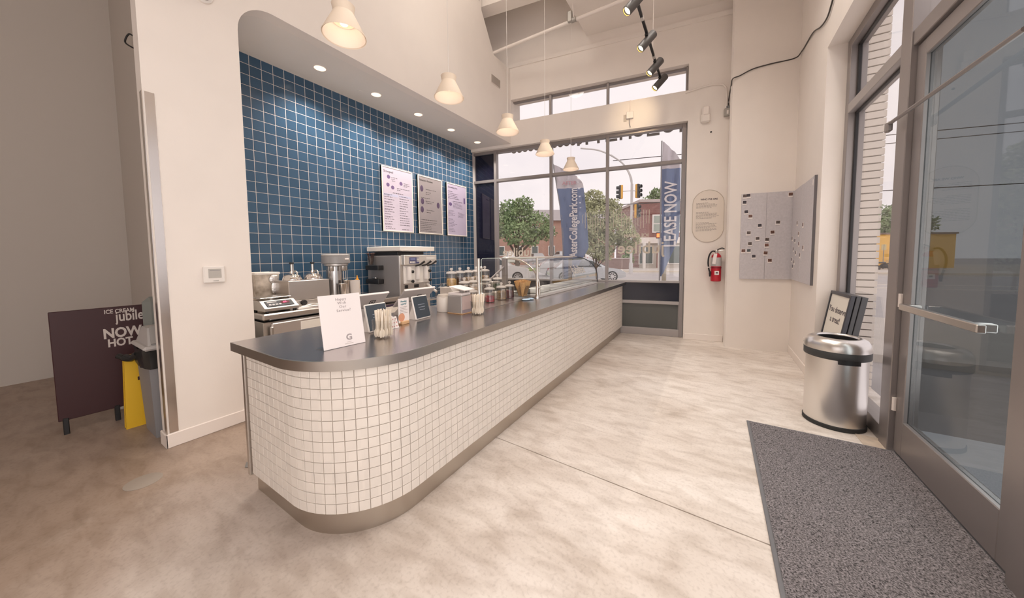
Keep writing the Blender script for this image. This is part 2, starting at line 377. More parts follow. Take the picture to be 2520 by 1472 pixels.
# pilaster and right wall
pil = [(1.50, 6.25), (1.497, 5.80), (1.52, 5.767), (2.272, 5.905), (2.272, 6.25)]
struct('wall_pilaster', MB().prism(pil, 0, CZ), PAINT)
struct('wall_right', MB().b2(XR, 2.54, 4.59, 6.5, 0, CZ).b2(XR, 2.54, -4.2, 4.59, 3.45, CZ), PAINT)
struct('baseboard_far', MB().b2(.955, 1.495, vi-.015, vi, 0, .10, .004, FW), TRIMW)
struct('baseboard_right', MB().b2(XR-.012, XR, 4.60, 5.89, 0, .10, .004), TRIMW)
mb = MB(); mb.b2(XW, XW+.014, .616, 1.2, 0, .105, .005); mb.b2(XW-.13, XW+.014, .616, .63, 0, .105, .005)
struct('baseboard_left', mb, TRIMW)
# ceiling deck, lowered ceiling, beam
struct('ceiling', MB().b2(-8, 2.75, -4.4, 7, CZ, CZ+.1), PAINT2)
pts = [(-.62, fx(-.62)+.05), (2.4, fx(2.4)+.05), (2.4, 4.9), (-.62, 4.35)]
struct('ceiling_lowered', MB().prism(pts, 5.20, 5.55), PAINT2)
struct('ceiling_beam', MB().b2(-2.6, 1.0, -.95, -.70, 5.55, 5.85, 0, FW), PAINT2)
pts = [(-2.6, 4.6), (-.3, 4.0), (-.3, 4.25), (-2.6, 4.85)]
struct('ceiling_joist', MB().prism(pts, 5.75, 6.0), PAINT2)

# ------------------------------------------------------------------ windows
def bar(mb, u0, u1, z0, z1, v0=-.02, v1=.09, b=.004): mb.b2(u0, u1, v0, v1, z0, z1, b, FW)
UL, UR = -2.95, .93
M1, M2, ML = -1.293*1.0146, -.284*1.0146, -2.425*1.0146
w1 = struct('window_1', MB().b2(UL, UR-.01, .10, .14, 3.505, 3.56, 0, FW), ALU)
def wpart(name, mb, m, par=w1): return mb.build(name, m, par, kind='structure')
for u, w in ((UR-.025, .05), (M1, .05), (M2, .05), (ML, .06)):
    mb = MB(); bar(mb, u-w/2, u+w/2, .0, 3.51); wpart('window_mullion', mb, ALU)
for z, w in ((3.48, .07), (2.40 if False else 2.905, .055), (.925, .035), (.57, .055), (.06, .12)):
    mb = MB(); bar(mb, UL, UR, z-w/2, z+w/2, -.015, .085); wpart('window_rail', mb, ALU if z > 1 else ALUL)
us = [UL, ML, M1, M2, UR-.03]
for i in range(4):
    for (z0, z1) in ((.94, 2.88), (2.93, 3.46)):
        mb = MB(); mb.b2(us[i]+.02, us[i+1]-.02, .03, .036, z0, z1, 0, FW)
        wpart('window_pane', mb, mat('black_glass', (.012, .012, .025), .06, coat=.3) if i == 0 else GLASS)
for (z0, z1, m) in ((.60, .91, mat('navy_spandrel', (.022, .025, .04), .12)), (.12, .545, mat('grey_spandrel', (.10, .105, .10), .22))):
    mb = MB(); mb.b2(UL, UR-.05, .02, .04, z0, z1, 0, FW); wpart('window_panel', mb, m)
mb = MB(); mb.b2(-.2, UR-.05, .012, .02, .115, .125, 0, FW); mb.b2(UR-.06, UR-.05, .012, .02, .125, .545, 0, FW); wpart('window_bead', mb, ALUL)
w2 = struct('window_2', MB().b2(-2.07, .945, .0, .06, 4.345, 4.375, 0, FW), ALU)
for u, w in ((.93, .03), (M1, .045), (M2, .045)):
    mb = MB(); bar(mb, u-w/2, u+w/2, 3.965, 4.36, -.04, .06); wpart('window_mullion', mb, ALU, w2)
mb = MB(); bar(mb, -2.07, .945, 3.96, 3.985, -.04, .06); wpart('window_rail', mb, ALUL, w2)
for a, b_ in ((-2.07, M1), (M1, M2), (M2, .92)):
    mb = MB(); mb.b2(a+.02, b_-.02, .02, .026, 3.98, 4.35, 0, FW); wpart('window_pane', mb, GLASS, w2)
# side window by the door
XG = 2.42
w3 = struct('window_3', MB().b2(XG, XG+.12, 4.50, 4.59, 0, 3.45, .004), ALU)
for nm, d, m in (('window_head', (XG, XG+.12, -4.1, 4.51, 3.37, 3.45), ALU), ('window_rail', (XG, XG+.12, 3.40, 4.51, 2.74, 2.83), ALUL),
                 ('window_sill', (XG, XG+.12, 3.40, 4.51, 0, .12), ALU), ('window_mullion', (XG-.01, XG+.13, 3.27, 3.41, 0, 3.38), ALU),
                 ('window_gasket', (XG+.05, XG+.075, 4.475, 4.502, .1, 3.38), BLACK), ('window_gasket', (XG+.05, XG+.075, 3.4, 4.5, 3.35, 3.372), BLACK),
                 ('window_gasket', (XG+.05, XG+.075, 3.4, 4.5, 2.72, 2.742), BLACK)):
    wpart(nm, MB().b2(*d, .004), m, w3)
wpart('window_pane', MB().b2(XG+.06, XG+.066, 3.40, 4.49, .1, 3.36), GLASS, w3)
# entrance door and the unseen storefront bay assumed on the camera's side
d1 = struct('door_1', MB().b2(XG+.02, XG+.07, 3.16, 3.265, .02, 2.72, .004), ALU)
for nm, d, m in (('door_stile', (XG+.02, XG+.07, 2.18, 2.29, .02, 2.72), ALU), ('door_rail', (XG+.02, XG+.07, 2.29, 3.16, 2.62, 2.72), ALU),
                 ('door_rail', (XG+.02, XG+.07, 2.29, 3.16, .02, .26), ALU), ('door_frame', (XG-.01, XG+.13, 2.04, 2.17, 0, 3.38), ALU),
                 ('door_frame', (XG, XG+.12, 2.17, 3.27, 2.73, 2.83), ALU),
                 ('door_handle', (XG-.05, XG-.02, 2.36, 3.10, 1.02, 1.06), STEEL), ('door_handle', (XG-.03, XG+.03, 2.40, 2.44, 1.02, 1.06), STEEL),
                 ('door_handle', (XG-.03, XG+.03, 3.04, 3.08, 1.02, 1.06), STEEL)):
    wpart(nm, MB().b2(*d, .004), m, d1)
for z in (1.02, .30): wpart('door_hinge', MB().cyl((XG+.012, 3.262, z), .012, .09, 10), TRIMW, d1)
wpart('door_pane', MB().b2(XG+.04, XG+.046, 2.29, 3.16, .26, 2.62), TINT, d1)
wpart('door_pane', MB().b2(XG+.06, XG+.066, 2.17, 3.27, 2.83, 3.37), GLASS, d1)
w5 = struct('window_added_rear', MB().b2(-1.15, 2.25, -4.36, -4.30, .45, .52).b2(-1.15, 2.25, -4.36, -4.30, 3.38, 3.45), ALU)  # unseen rear window, added to go with the fill light there
for x in (-1.12, .0, 1.1, 2.22): struct('window_mullion', MB().b2(x-.03, x+.03, -4.36, -4.30, .5, 3.4), ALU, w5)
struct('window_pane', MB().b2(-1.12, 2.22, -4.335, -4.33, .5, 3.4), GLASS, w5)
w4 = struct('window_4', MB().b2(XG, XG+.12, -4.1, -4.0, 0, 3.4, .004), ALU)
for y in (-2.5, -1.0, .5): wpart('window_mullion', MB().b2(XG, XG+.12, y-.05, y+.05, 0, 3.4, .004), ALU, w4)
wpart('window_rail', MB().b2(XG, XG+.12, -4, 2.05, 2.74, 2.83, .004), ALU, w4)
wpart('window_rail', MB().b2(XG, XG+.12, -4, 2.05, 0, .5, .004), ALU, w4)
wpart('window_pane', MB().b2(XG+.06, XG+.066, -4, 2.04, .5, 3.38), GLASS, w4)
t = thing('door_closer_arm', 'grey door closer arm with a knuckle end near the door head', 'door closer', (2.36, 3.30, 2.28))
MB().rod((0, .06, .0), (.05, -1.0, .02), .012).build('arm', ALU, t); MB().box((0, .07, -.02), (.03, .05, .07), .008).build('knuckle', ALU, t)
# pale siding return outside the side window
ws = struct('wall_outside', MB().b2(2.56, 2.765, 4.85, 6.4, -.25, 4.6), mat('siding_shadow_gap', (.20, .17, .15), .8))
sid = MB().box((0, 0, 0), (.235, .03, .064), .004).mesh('siding_board', mat('pale_siding', (.66, .60, .54), .7, noise=.04, nscale=4))
for k in range(64):
    o = bpy.data.objects.new('siding_board', sid); COL.objects.link(o); o.parent = ws; o.location = (2.665, 4.845, -.2+.0745*k); o['kind'] = 'structure'

# ================================================================== COUNTER
ctr = thing('service_counter', 'long white mosaic tiled counter with rounded corner and steel kick plate', 'counter', (0, 0, 0))
def cpath(off, xs=-.93, n=16, yend=None):   # tile-face path offset outward by off
    Rr = .45+off
    p = [(xs, .755-off), (-.45, .755-off)]+[(-.45+Rr*math.sin(a), 1.205-Rr*math.cos(a)) for a in [PI/2*k/n for k in range(1, n+1)]]
    p.append((off, (yend if yend else fx(off)-.03)))
    return p
def cbody(mb, off, z0, z1, xs, back, yb=None):
    p = cpath(off, xs); ye = fx(back)-.03
    q = p+[(back, ye)]
    if back > xs: q = p+[(back, ye), (back, p[0][1]+.25), (xs, p[0][1]+.25)]
    return mb.prism(q, z0, z1)
cbody(MB(), -.007, .131, .866, -.93, -.93).build('carcass', GROUT, ctr)
cbody(MB(), -.036, 0, .131, -.955, -.93).build('kick_plate', KICK, ctr, 30)
top = cpath(.04, -1.0, 20); top = top+[(-1.0, fx(-1.0)-.03)]
TP = MB(); TP.prism(top, .866, .910); TP.build('countertop', TOPST, ctr, 30)
lip = MB(); pth = cpath(.0425, -1.0, 20)
inn = cpath(.034, -1.0, 20)
lip.prism(pth+inn[::-1], .862, .9102); lip.build('countertop_lip', EDGEST, ctr, 30)
MB().b2(-.955, -.925, .745, .775, .118, .866, .004).build('corner_post', STEEL, ctr)
MB().b2(-.96, -.40, 2.25, 3.28, .910, .914, .0015).build('tray_seam', mat('tray_steel', (.50, .46, .44), .3, 1), ctr)
# mosaic
ts = .0529; g = .0032
L1 = .93-.45; LA = .45*PI/2
def cpt(s):
    if s < L1: return (-.93+s, .755, 0)
    if s < L1+LA:
        a = (s-L1)/.45; return (-.45+.45*math.sin(a), 1.205-.45*math.cos(a), a)
    return (0, 1.205+s-L1-LA, PI/2)
mt = MB().box((0, 0, 0), (ts-g, .007, ts-g), .0012).mesh('tile', WTILE)
restm = MB(); ncol = int((L1+LA+fx(0)-.04-1.205)/ts)
for c in range(ncol):
    x, y, a = cpt((c+.5)*ts+.015)
    nx, ny = math.sin(a), -math.cos(a)
    for r in range(14):
        z = .131+(r+.5)*.0525
        if c < 21:
            o = bpy.data.objects.new('tile', mt); COL.objects.link(o); o.parent = ctr; o.location = (x-nx*.0035, y-ny*.0035, z); o.rotation_euler = (0, 0, a)
        else: restm.box((0, 0, 0), (ts-g, .007, ts-g), 0 if c > 60 else .0012, Matrix.Translation((x-nx*.0035, y-ny*.0035, z)) @ Matrix.Rotation(a, 4, 'Z'))
restm.build('tile', WTILE, ctr, kind='stuff')
# ================================================================== CEILING AND WALL FITTINGS
def pendant():
    t = thing('pendant_lamp', '', 'lamp')
    MB().lathe([(.072, .098), (.062, .145), (.0725, .197), (.069, .199), (.058, .146), (.03, .145)][::-1], 40, caps=False).build('collar', CREAM, t, 40)
    MB().lathe([(.1375, 0), (.1385, .004), (.066, .147), (.063, .147), (.1345, .004), (.1375, 0)], 48, caps=False).build('shade', CREAM, t, 50)
    MB().lathe([(.132, .004), (.060, .140), (.001, .141)], 40, caps=False).build('shade_lining', SHADEIN, t, 50)
    MB().lathe([(.012, .165), (.016, .145), (.031, .12), (.033, .10), (.022, .076), (.001, .07)], 20, caps=False).build('bulb', mat('lit_bulb', (1, .9, .75), .4, emit=(1, .80, .58), estr=1.3), t, 60)
    MB().rod((0, 0, .14), (0, 0, CZ-2.88), .003, 6).build('cord', WHITE, t)
    return t
p0 = pendant()
for k in range(5):
    lab = 'cream cone pendant lamp, %s from the rounded end of the counter' % (ORD[k] if k < 4 else 'last and farthest')
    p = p0 if k == 0 else dup(p0, (0, 0, 0))
    p.location = (-.8, 1.36+1.025*k, 2.88); p['label'] = lab; p['group'] = 'cream pendant lamps over the counter'
    l = bpy.data.lights.new('pendant_glow', 'POINT'); l.energy = .20; l.color = (1, .87, .74); l.shadow_soft_size = .03
    lo = bpy.data.objects.new('pendant_glow', l); COL.objects.link(lo); lo.location = (-.8, 1.36+1.025*k, 2.90)
# recessed downlights
def can():
    t = thing('recessed_downlight', '', 'ceiling light')
    MB().lathe([(.072, -.001), (.070, -.006), (.062, -.006), (.058, 0)], 28, caps=False).build('trim_ring', TRIMW, t, 40)
    MB().lathe([(.0605, -.0035), (.001, -.0035)], 28, caps=False).build('lens', mat('downlight_lens', (1, .85, .7), .5, emit=(1, .80, .62), estr=1.05), t)
    return t
c0 = can()
for k in range(5):
    c = c0 if k == 0 else dup(c0, (0, 0, 0))
    c.location = (-2.515, 2.13+.73*k, ZS); c['group'] = 'recessed lights in the soffit'
    c['label'] = 'round recessed downlight in the soffit, %s from the wide white wall' % (ORD[k] if k < 4 else 'fifth and farthest')
    l = bpy.data.lights.new('downlight_beam', 'SPOT'); l.energy = 85; l.color = (1, .92, .84); l.spot_size = 2.2; l.spot_blend = .8; l.shadow_soft_size = .05
    lo = bpy.data.objects.new('downlight_beam', l); COL.objects.link(lo); lo.location = (-2.515, 2.13+.73*k, ZS-.012)
for k, (y, x) in enumerate(((2.70, -2.62), (4.72, -2.52))):
    tag(MB().lathe([(.035, 0), (.035, -.004), (.001, -.005)], 18, (x, y, ZS), caps=False).build('sprinkler', mat('soffit_paint', (1, 1, 1)), None, 40),
        'flat white sprinkler cover on the soffit %s' % ('beside the second downlight' if k == 0 else 'between the fourth and fifth downlights'), 'sprinkler', 'sprinkler covers')
# track lights
TX, TZ = .60, 4.05
t = thing('lighting_track', 'slim black lighting track hanging in front of the clerestory', 'track', (TX, 0, TZ))
MB().b2(-.014, .014, 1.9, 5.58, -.014, .014, .003).build('rail', BLACK, t)
for y in (3.0, 4.05, 4.9): MB().b2(-.017, .017, y-.03, y+.03, -.02, .016, .003).build('coupler', mat('grey_coupler', (.55, .5, .46), .4), t)
for y in (2.4, 3.6, 4.8): MB().rod((0, y, .014), (0, y, CZ-TZ), .0025, 6).build('suspension_wire', TRIMW, t)
def spot():
    t = thing('track_spotlight', '', 'spotlight')
    MB().b2(-.018, .018, -.06, .06, -.038, -.014, .004).build('adapter', BLACK, t)
    T = Matrix.Translation((.03, .02, -.035)) @ Vector((-.57, -.35, -.74)).to_track_quat('Z', 'Y').to_matrix().to_4x4() @ Matrix.Translation((0, 0, -.06))
    h = MB(); h.lathe([(.001, -.005), (.046, -.005), (.050, 0), (.050, .235), (.045, .237), (.041, .21), (.001, .21)], 28, T=T, caps=False); h.build('head', mat('spot_body', (.075, .068, .066), .5), t, 40)
    MB().lathe([(.0415, .205), (.0445, .236)], 28, T=T, caps=False).build('reflector', mat('gold_reflector', (.8, .5, .15), .3, .8, emit=(1, .55, .12), estr=.35), t, 40)
    MB().lathe([(.042, .214), (.001, .214)], 28, T=T, caps=False).build('lens', mat('spot_lens', (1, .9, .7), .4, emit=(1, .86, .6), estr=2.5), t)
    return t
s0 = spot()
for k, y in enumerate((3.66, 4.38, 5.02, 5.50)):
    s = s0 if k == 0 else dup(s0, (0, 0, 0))
    s.location = (TX, y, TZ); s['group'] = 'black spotlights on the track'
    s['label'] = ['black track spotlight cut by the top edge of the photo', 'black track spotlight, second along from the top of the track', 'black track spotlight just above the clerestory frame', 'black track spotlight at the track end against the bright clerestory'][k]
    l = bpy.data.lights.new('track_beam', 'SPOT'); l.energy = 26; l.color = (1, .80, .55); l.spot_size = .9; l.spot_blend = .7; l.shadow_soft_size = .03
    lo = bpy.data.objects.new('track_beam', l); COL.objects.link(lo); lo.location = (TX-.10, y-.06, TZ-.20)
    lo.rotation_euler = Vector((-.57, -.35, -.74)).to_track_quat('-Z', 'Y').to_euler()
l = bpy.data.lights.new('wall_wash', 'SPOT'); l.energy = 17; l.color = (1, .76, .50); l.spot_size = 1.0; l.spot_blend = 1; l.shadow_soft_size = .03
lo = bpy.data.objects.new('wall_wash', l); COL.objects.link(lo); lo.location = (TX-.10, 4.95, TZ-.22)
lo.rotation_euler = (Vector((.15, 5.88, 3.70))-Vector(lo.location)).to_track_quat('-Z', 'Y').to_euler()
# ceiling pipe and hanger
t = thing('sprinkler_pipe', 'white pipe crossing under the high ceiling', 'pipe', (0, 4.93, 4.97))
MB().rod((-2.62, 0, 0), (2.26, .05, .02), .025, 12).build('pipe', PAINT, t, 40); MB().rod((-.55, 0, .02), (-.62, -.1, CZ-4.97), .012, 8).build('hanger_rod', PAINT, t)
MB().lathe([(.035, -.035), (.035, .035)], 16, T=Matrix.Translation((-.55, 0, 0)) @ Matrix.Rotation(PI/2, 4, 'Y')).build('clamp', mat('galvanised', (.45, .43, .40), .5, .7), t, 40)
MB().box((-.60, -.02, .05), (.07, .05, .16), .01).build('bracket', mat('galvanised', (1, 1, 1)), t)
def wire(name, pts, r, m, label, cat, n=8): return tag(MB().tube(pts, r, n).build(name, m, None, 60), label, cat)
def smooth(pts, k=6):
    o = []; P = [Vector(p) for p in pts]; P = [P[0]*2-P[1]]+P+[P[-1]*2-P[-2]]
    for i in range(1, len(P)-2):
        for j in range(k):
            t = j/k; a, b, c, d = P[i-1], P[i], P[i+1], P[i+2]
            o.append(.5*((2*b)+(c-a)*t+(2*a-5*b+4*c-d)*t*t+(3*b-a-3*c+d)*t**3))
    return o+[P[-2]]
wire('ceiling_cable', smooth([(-2.64, 4.55, 5.5), (-1.9, 4.5, 5.62), (-1.35, 4.4, 5.75), (-.9, 4.4, 6.1)]), .008, GREYP, 'thin dark cable sagging along the ceiling by the left wall top', 'cable')
wire('ceiling_cable', smooth([(-1.1, 4.3, 6.15), (-.75, 4.3, 5.55), (-.5, 4.4, 5.45), (-.1, 4.5, 5.6), (.5, 4.6, 6.15)]), .010, GREYP, 'dark cable looping round the ceiling pipe hanger', 'cable')
# air grille on the left wall
t = thing('air_grille', 'small louvred air grille high on the left wall', 'vent', (XW, 4.968, 4.497))
gm = mat('grille_metal', (.55, .48, .42), .5)
MB().b2(0, .008, -.15, .15, -.075, .075, .002).build('frame', PAINT, t)
for k in range(9): MB().box((.012, 0, -.06+.015*k), (.010, .27, .006), .001).build('slat', gm, t)
# dome camera, thermostat, corner guard, coat hook
t = thing('dome_camera', 'dark security dome on the white wall at the top of the photo', 'camera', (XW, .985, 3.415))
MB().lathe([(.06, 0), (.06, .018), (.05, .025)], 24, T=Matrix.Rotation(PI/2, 4, 'Y')).build('base_ring', WHITE, t, 40)
MB().sphere((.025, 0, 0), .043, 20, 10, (.9, 1, 1)).build('dome', SCREEN, t, 60)
t = thing('thermostat', 'white wall thermostat with a grey display on the white wall', 'thermostat', (XW, .947, 1.268))
MB().b2(.0, .028, -.067, .067, -.068, .068, .008).build('case', WHITE, t); MB().b2(.028, .030, -.038, .042, -.028, .045, .001).build('display', mat('lcd_grey', (.50, .47, .43), .3), t)
MB().b2(.028, .031, -.01, .022, -.052, -.046, .001).build('button', mat('lcd_grey', (1, 1, 1)), t)
MB().b2(.0305, .031, -.03, .034, .03, .034).build('display_line', GREYP, t)
tag(MB().b2(XW+.001, XW+.004, .640, .688, .108, 2.56).b2(XW-.05, XW+.004, .626, .629, .108, 2.56).build('corner_guard', mat('guard_steel', (.70, .66, .63), .22, 1), None), 'tall stainless steel corner guard on the end of the white wall', 'corner guard')
tag(MB().tube(smooth([(-4.10, .995, 3.83), (-4.13, .955, 3.85), (-4.17, .93, 3.77), (-4.08, .96, 3.70), (-4.02, .995, 3.67)]), .008, 8).build('wire_hook', BLACK, None, 60), 'thin black wire loop sticking out of the back hallway wall', 'hook')
# conduit, box, cable
def fw(u, z, v=vi-.012): return FW @ Vector((u, v, z))
c = MB().tube([fw(.90, 3.93), fw(1.16, 3.975), fw(1.30, 3.98), fw(1.40, 3.96), fw(1.445, 3.90), fw(1.455, 3.8), fw(1.455, 3.60)], .013, 10).build('conduit_pipe', PAINT, None, 60)
tag(c, 'white painted conduit bending down from the clerestory corner', 'conduit')
t = thing('junction_box', 'grey junction box beside the pilaster, fed by a conduit and a cable', 'electrical box')
mbx = MB(); mbx.b2(1.425, 1.515, vi-.05, vi, 3.47, 3.58, .004, FW); mbx.build('box', mat('galvanised', (1, 1, 1)), t)
mbx = MB(); mbx.b2(1.455, 1.48, vi-.056, vi-.05, 3.49, 3.55, .003, FW); mbx.build('outlet_face', WHITE, t)
mbx = MB()
for u in (1.46, 1.485): mbx.cyl(tuple(fw(u, 3.58, vi-.03)), .011, .04, 10)
mbx.build('connector', GREYP, t, 40)
pp = lambda x: 5.767+.187*(x-1.52)-.012
wire('wall_cable', smooth([fw(1.48, 3.60, vi-.02), fw(1.485, 3.72), (1.50, 5.78, 3.80), (1.515, pp(1.515)-.01, 3.87), (1.60, pp(1.6), 3.90), (1.75, pp(1.75), 3.96), (1.95, pp(1.95), 3.985), (2.2, pp(2.2), 4.0), (XR-.012, 5.78, 4.02), (XR-.012, 5.2, 3.93), (XR-.012, 4.85, 3.80), (XR-.012, 4.60, 3.75), (XR-.012, 4.45, 3.80), (XR-.012, 4.30, 3.9)]), .0075, mat('dark_cable', (.07, .06, .055), .5), 'dark cable running across the pilaster and up the right wall', 'cable')
t = thing('sensor_box', 'white junction box above the big window with a stub of cable', 'electrical box')
mbx = MB(); mbx.b2(.025, .135, vi-.05, vi, 3.66, 3.77, .005, FW); mbx.build('box', WHITE, t)
mbx = MB(); mbx.b2(-.02, .03, vi-.012, vi, 3.63, 3.74, .002, FW); mbx.build('back_plate', mat('box_back', (.55, .49, .43), .6), t)
MB().tube([fw(.085, 3.77), fw(.085, 3.965)], .008, 8).build('conduit', TRIMW, t); MB().tube([fw(.08, 3.66, vi-.03), fw(.075, 3.58, vi-.03), fw(.09, 3.52, vi-.02)], .006, 8).build('cable_tail', GREYP, t)
t = thing('alarm_strobe', 'faint white alarm strobe on the far wall above the fire extinguisher', 'alarm')
mbx = MB(); mbx.b2(1.12, 1.25, vi-.05, vi, 3.42, 3.56, .02, FW); mbx.build('base', PAINT, t)
mbx = MB(); mbx.b2(1.135, 1.235, vi-.06, vi-.02, 3.52, 3.66, .018, FW); mbx.build('lens_cover', TRIMW, t)
tag(MB().sphere(tuple(fw(1.265, 3.275, vi)), .013, 10, 6).build('wall_plug', BLACK, None, 60), 'tiny black anchor stub in the far wall under the strobe', 'anchor')
# oval notice
t = thing('oval_notice', 'pale capsule shaped panel of printed text on the far wall', 'sign')
u0 = 1.252; hw = .213; zc_, zh = 1.985, .405
ov = [(u0+hw*math.cos(a), zc_+zh-hw+hw*math.sin(a)) for a in [PI*k/18 for k in range(19)]]+[(u0+hw*math.cos(a), zc_-zh+hw+hw*math.sin(a)) for a in [PI+PI*k/18 for k in range(19)]]
TUZ = FW @ Matrix(((1, 0, 0, 0), (0, 0, 1, 0), (0, 1, 0, 0), (0, 0, 0, 1)))
MB().prism(ov, vi-.008, vi, TUZ).build('panel', mat('notice_board', (.80, .71, .62), .6), t, 30)
MB().tube([TUZ @ Vector((x, z, vi-.008)) for x, z in ov+ov[:1]], .004, 6).build('rim', mat('notice_rim', (.62, .54, .45), .6), t, 60)
TW_ = lambda u, z: FW @ Matrix(((1, 0, 0, u), (0, 0, -1, vi-.0085), (0, 1, 0, z), (0, 0, 0, 1)))
text('WHO WE ARE', .036, TW_(u0+.01, 2.245), INK, 'heading', t, .001)
ln = MB(); rr = random.Random(3)
for z0, n, w0 in ((2.19, 5, 1), (2.045, 6, .95), (1.885, 8, 1)):
    for k in range(n):
        w = .30*(rr.uniform(.86, 1) if k else .55)*w0
        if k == n-1: w *= .7
        x = u0-.165
        while x < u0-.165+w:
            ww = rr.uniform(.012, .035); ln.b2(x, x+ww, vi-.0095, vi-.008, z0-k*.0185-.003, z0-k*.0185+.003, 0, FW); x += ww+.007
ln.build('text_lines', GREYINK, t).__setitem__('kind', 'stuff')
# fire extinguisher
t = thing('fire_extinguisher', 'red fire extinguisher hanging on the far wall by the window', 'extinguisher', tuple(FW @ Vector((1.365, vi-.095, .965))), AL)
MB().lathe([(.055, 0), (.068, .008), (.069, .02), (.069, .36), (.062, .40), (.035, .43), (.022, .437)], 32).build('cylinder', RED, t, 40)
MB().lathe([(.0695, .235), (.0697, .24), (.0697, .365), (.0695, .37)], 32, caps=False).build('grey_label', mat('extinguisher_label', (.50, .47, .46), .5), t, 40)
MB().lathe([(.0715, .205), (.0715, .222)], 32, caps=False).build('strap', mat('dark_red_strap', (.22, .01, .02), .4), t, 40)
MB().lathe([(.02, .43), (.024, .44), (.024, .475), (.012, .49)], 16).build('valve', STEEL, t, 40)
MB().tube([(0, 0, .475), (.03, -.01, .50), (.07, -.02, .515), (.10, -.03, .50)], .008, 8).build('lever', BLACK, t, 60)
MB().tube([(0, 0, .47), (.04, -.015, .475), (.09, -.03, .47)], .007, 8).build('carry_handle', STEEL, t, 60)
MB().tube(smooth([(0, 0, .46), (-.06, -.02, .465), (-.10, -.03, .40), (-.112, -.03, .30), (-.10, -.02, .20), (-.085, -.02, .14)]), .011, 10).build('hose', BLACK, t, 60)
MB().lathe([(.011, 0), (.016, .05), (.012, .08)], 12, (-.083, -.02, .075)).build('nozzle', BLACK, t, 40)
MB().cyl((-.108, -.028, .215), .014, .012, 12).build('hose_clip', TRIMW, t)
MB().box((-.075, -.073, .345), (.045, .003, .16), 0, Matrix.Rotation(.12, 4, 'Y')).build('paper_tag', PAPER, t)
MB().b2(-.03, .028, -.0715, -.069, .105, .165).build('sticker', PAPER, t); MB().b2(-.014, .014, -.0725, -.0715, .125, .147, .002).build('sticker_print', INK, t)
# felt boards
FELT = mat('grey_felt', (.62, .585, .60), .95, noise=.06, nscale=40, bump=.3, bscale=120)
fb = thing('felt_board', 'wide grey felt pinboard on the pilaster face', 'pinboard')
PX = Matrix.Translation((1.52, 5.767, 0)) @ Matrix.Rotation(math.atan(.187), 4, 'Z')
kx = 1/math.cos(math.atan(.187))
for a, b_ in ((1.664, 1.955), (1.957, 2.252)):
    q = MB(); q.b2((a-1.52)*kx, (b_-1.52)*kx, -.022, -.002, 1.025, 2.243, .003, PX); q.build('panel', FELT, fb)
fb2 = thing('felt_board', 'narrower grey felt pinboard on the right wall round the corner', 'pinboard')
MB().b2(XR-.022, XR-.002, 4.75, 5.32, 1.035, 2.225, .003).b2(XR-.022, XR-.002, 5.323, 5.865, 1.035, 2.23, .003).build('panel', FELT, fb2)
MB().b2(XR-.024, XR, 4.742, 4.75, 1.035, 2.225).build('edge_strip', mat('felt_edge', (.16, .15, .16), .8), fb2)
def card(T, name='photo_print', white=True):
    o = MB().box((0, 0, 0), (.054, .004, .064), .001, T).build(name, PAPER, None)
    k = random.random()
    m = mat('print_%d' % int(k*4), [(.06, .05, .06), (.12, .09, .08), (.09, .10, .11), (.16, .08, .06)][int(k*4)], .4, noise=.6, nscale=60)
    MB().box((0, -.0025, .008), (.044, .002, .04), 0, T).build('picture', m, o)
    return o
pxs = [(1833, 485), (1845, 484), (1833, 500), (1838, 523), (1851, 534), (1946, 480), (1876, 557), (1920, 551), (1846, 574), (1871, 588), (1907, 574), (1895, 591), (1850, 600), (1894, 605), (1834, 618), (1848, 617), (1861, 631), (1892, 623), (1903, 641)]
import itertools
Minv = Matrix((r3, -u3, f2)); C0 = Vector((1.3536, 0, 1.393))
pl = [(1.697, 2.205), (1.74, 2.21), (1.697, 2.115), (1.72, 1.98), (1.77, 1.915), (2.215, 2.19), (1.883, 1.78), (2.087, 1.815), (1.757, 1.68), (1.862, 1.597), (2.03, 1.68), (1.972, 1.58), (1.775, 1.525), (1.97, 1.50), (1.70, 1.425), (1.765, 1.428), (1.825, 1.345), (1.96, 1.39), (2.012, 1.285)]
order = sorted(range(len(pl)), key=lambda i: pl[i][0])
for i, (x, z) in enumerate(pl):
    T = PX @ Matrix.Translation(((x-1.52)*kx, -.0245, z)) @ Matrix.Rotation(random.uniform(-.08, .08), 4, 'Y')
    k = order.index(i)
    where = {0: None}
    lab = 'instant photo on the wide felt board, %s from the board\'s left edge' % (ORD[k] if k < 18 else 'nineteenth and last')
    if i == 5: lab = 'lone instant photo in the top corner of the wide felt board next to the fold'
    if i == 0: lab = 'instant photo in the top outer corner of the wide felt board'
    if i == 1: lab = 'dark instant photo beside the one in the top outer corner of the wide board'
    if i == 2: lab = 'instant photo just under the top outer pair on the wide felt board'
    if i == 18: lab = 'lowest instant photo on the wide felt board, slightly tilted'
    tag(card(T), lab, 'photo print', 'instant photos on the felt boards')
pr_ = [(5.52, 1.77), (5.20, 1.725), (5.42, 1.63), (5.80, 1.585), (5.62, 1.55), (5.38, 1.50), (5.14, 1.45), (5.70, 1.44), (5.55, 1.39), (5.30, 1.36), (5.78, 1.30), (5.62, 1.27), (5.70, 1.21)]
order = sorted(range(len(pr_)), key=lambda i: -pr_[i][0])
TR = Matrix(((0, 1, 0, 0), (-1, 0, 0, 0), (0, 0, 1, 0), (0, 0, 0, 1)))
for i, (y, z) in enumerate(pr_):
    T = Matrix.Translation((XR-.0245, y, z)) @ TR @ Matrix.Rotation(random.uniform(-.1, .1), 4, 'Y')
    tag(card(T), 'instant photo on the narrower felt board, %s out from the wall corner' % ORD[order.index(i)], 'photo print', 'instant photos on the felt boards')
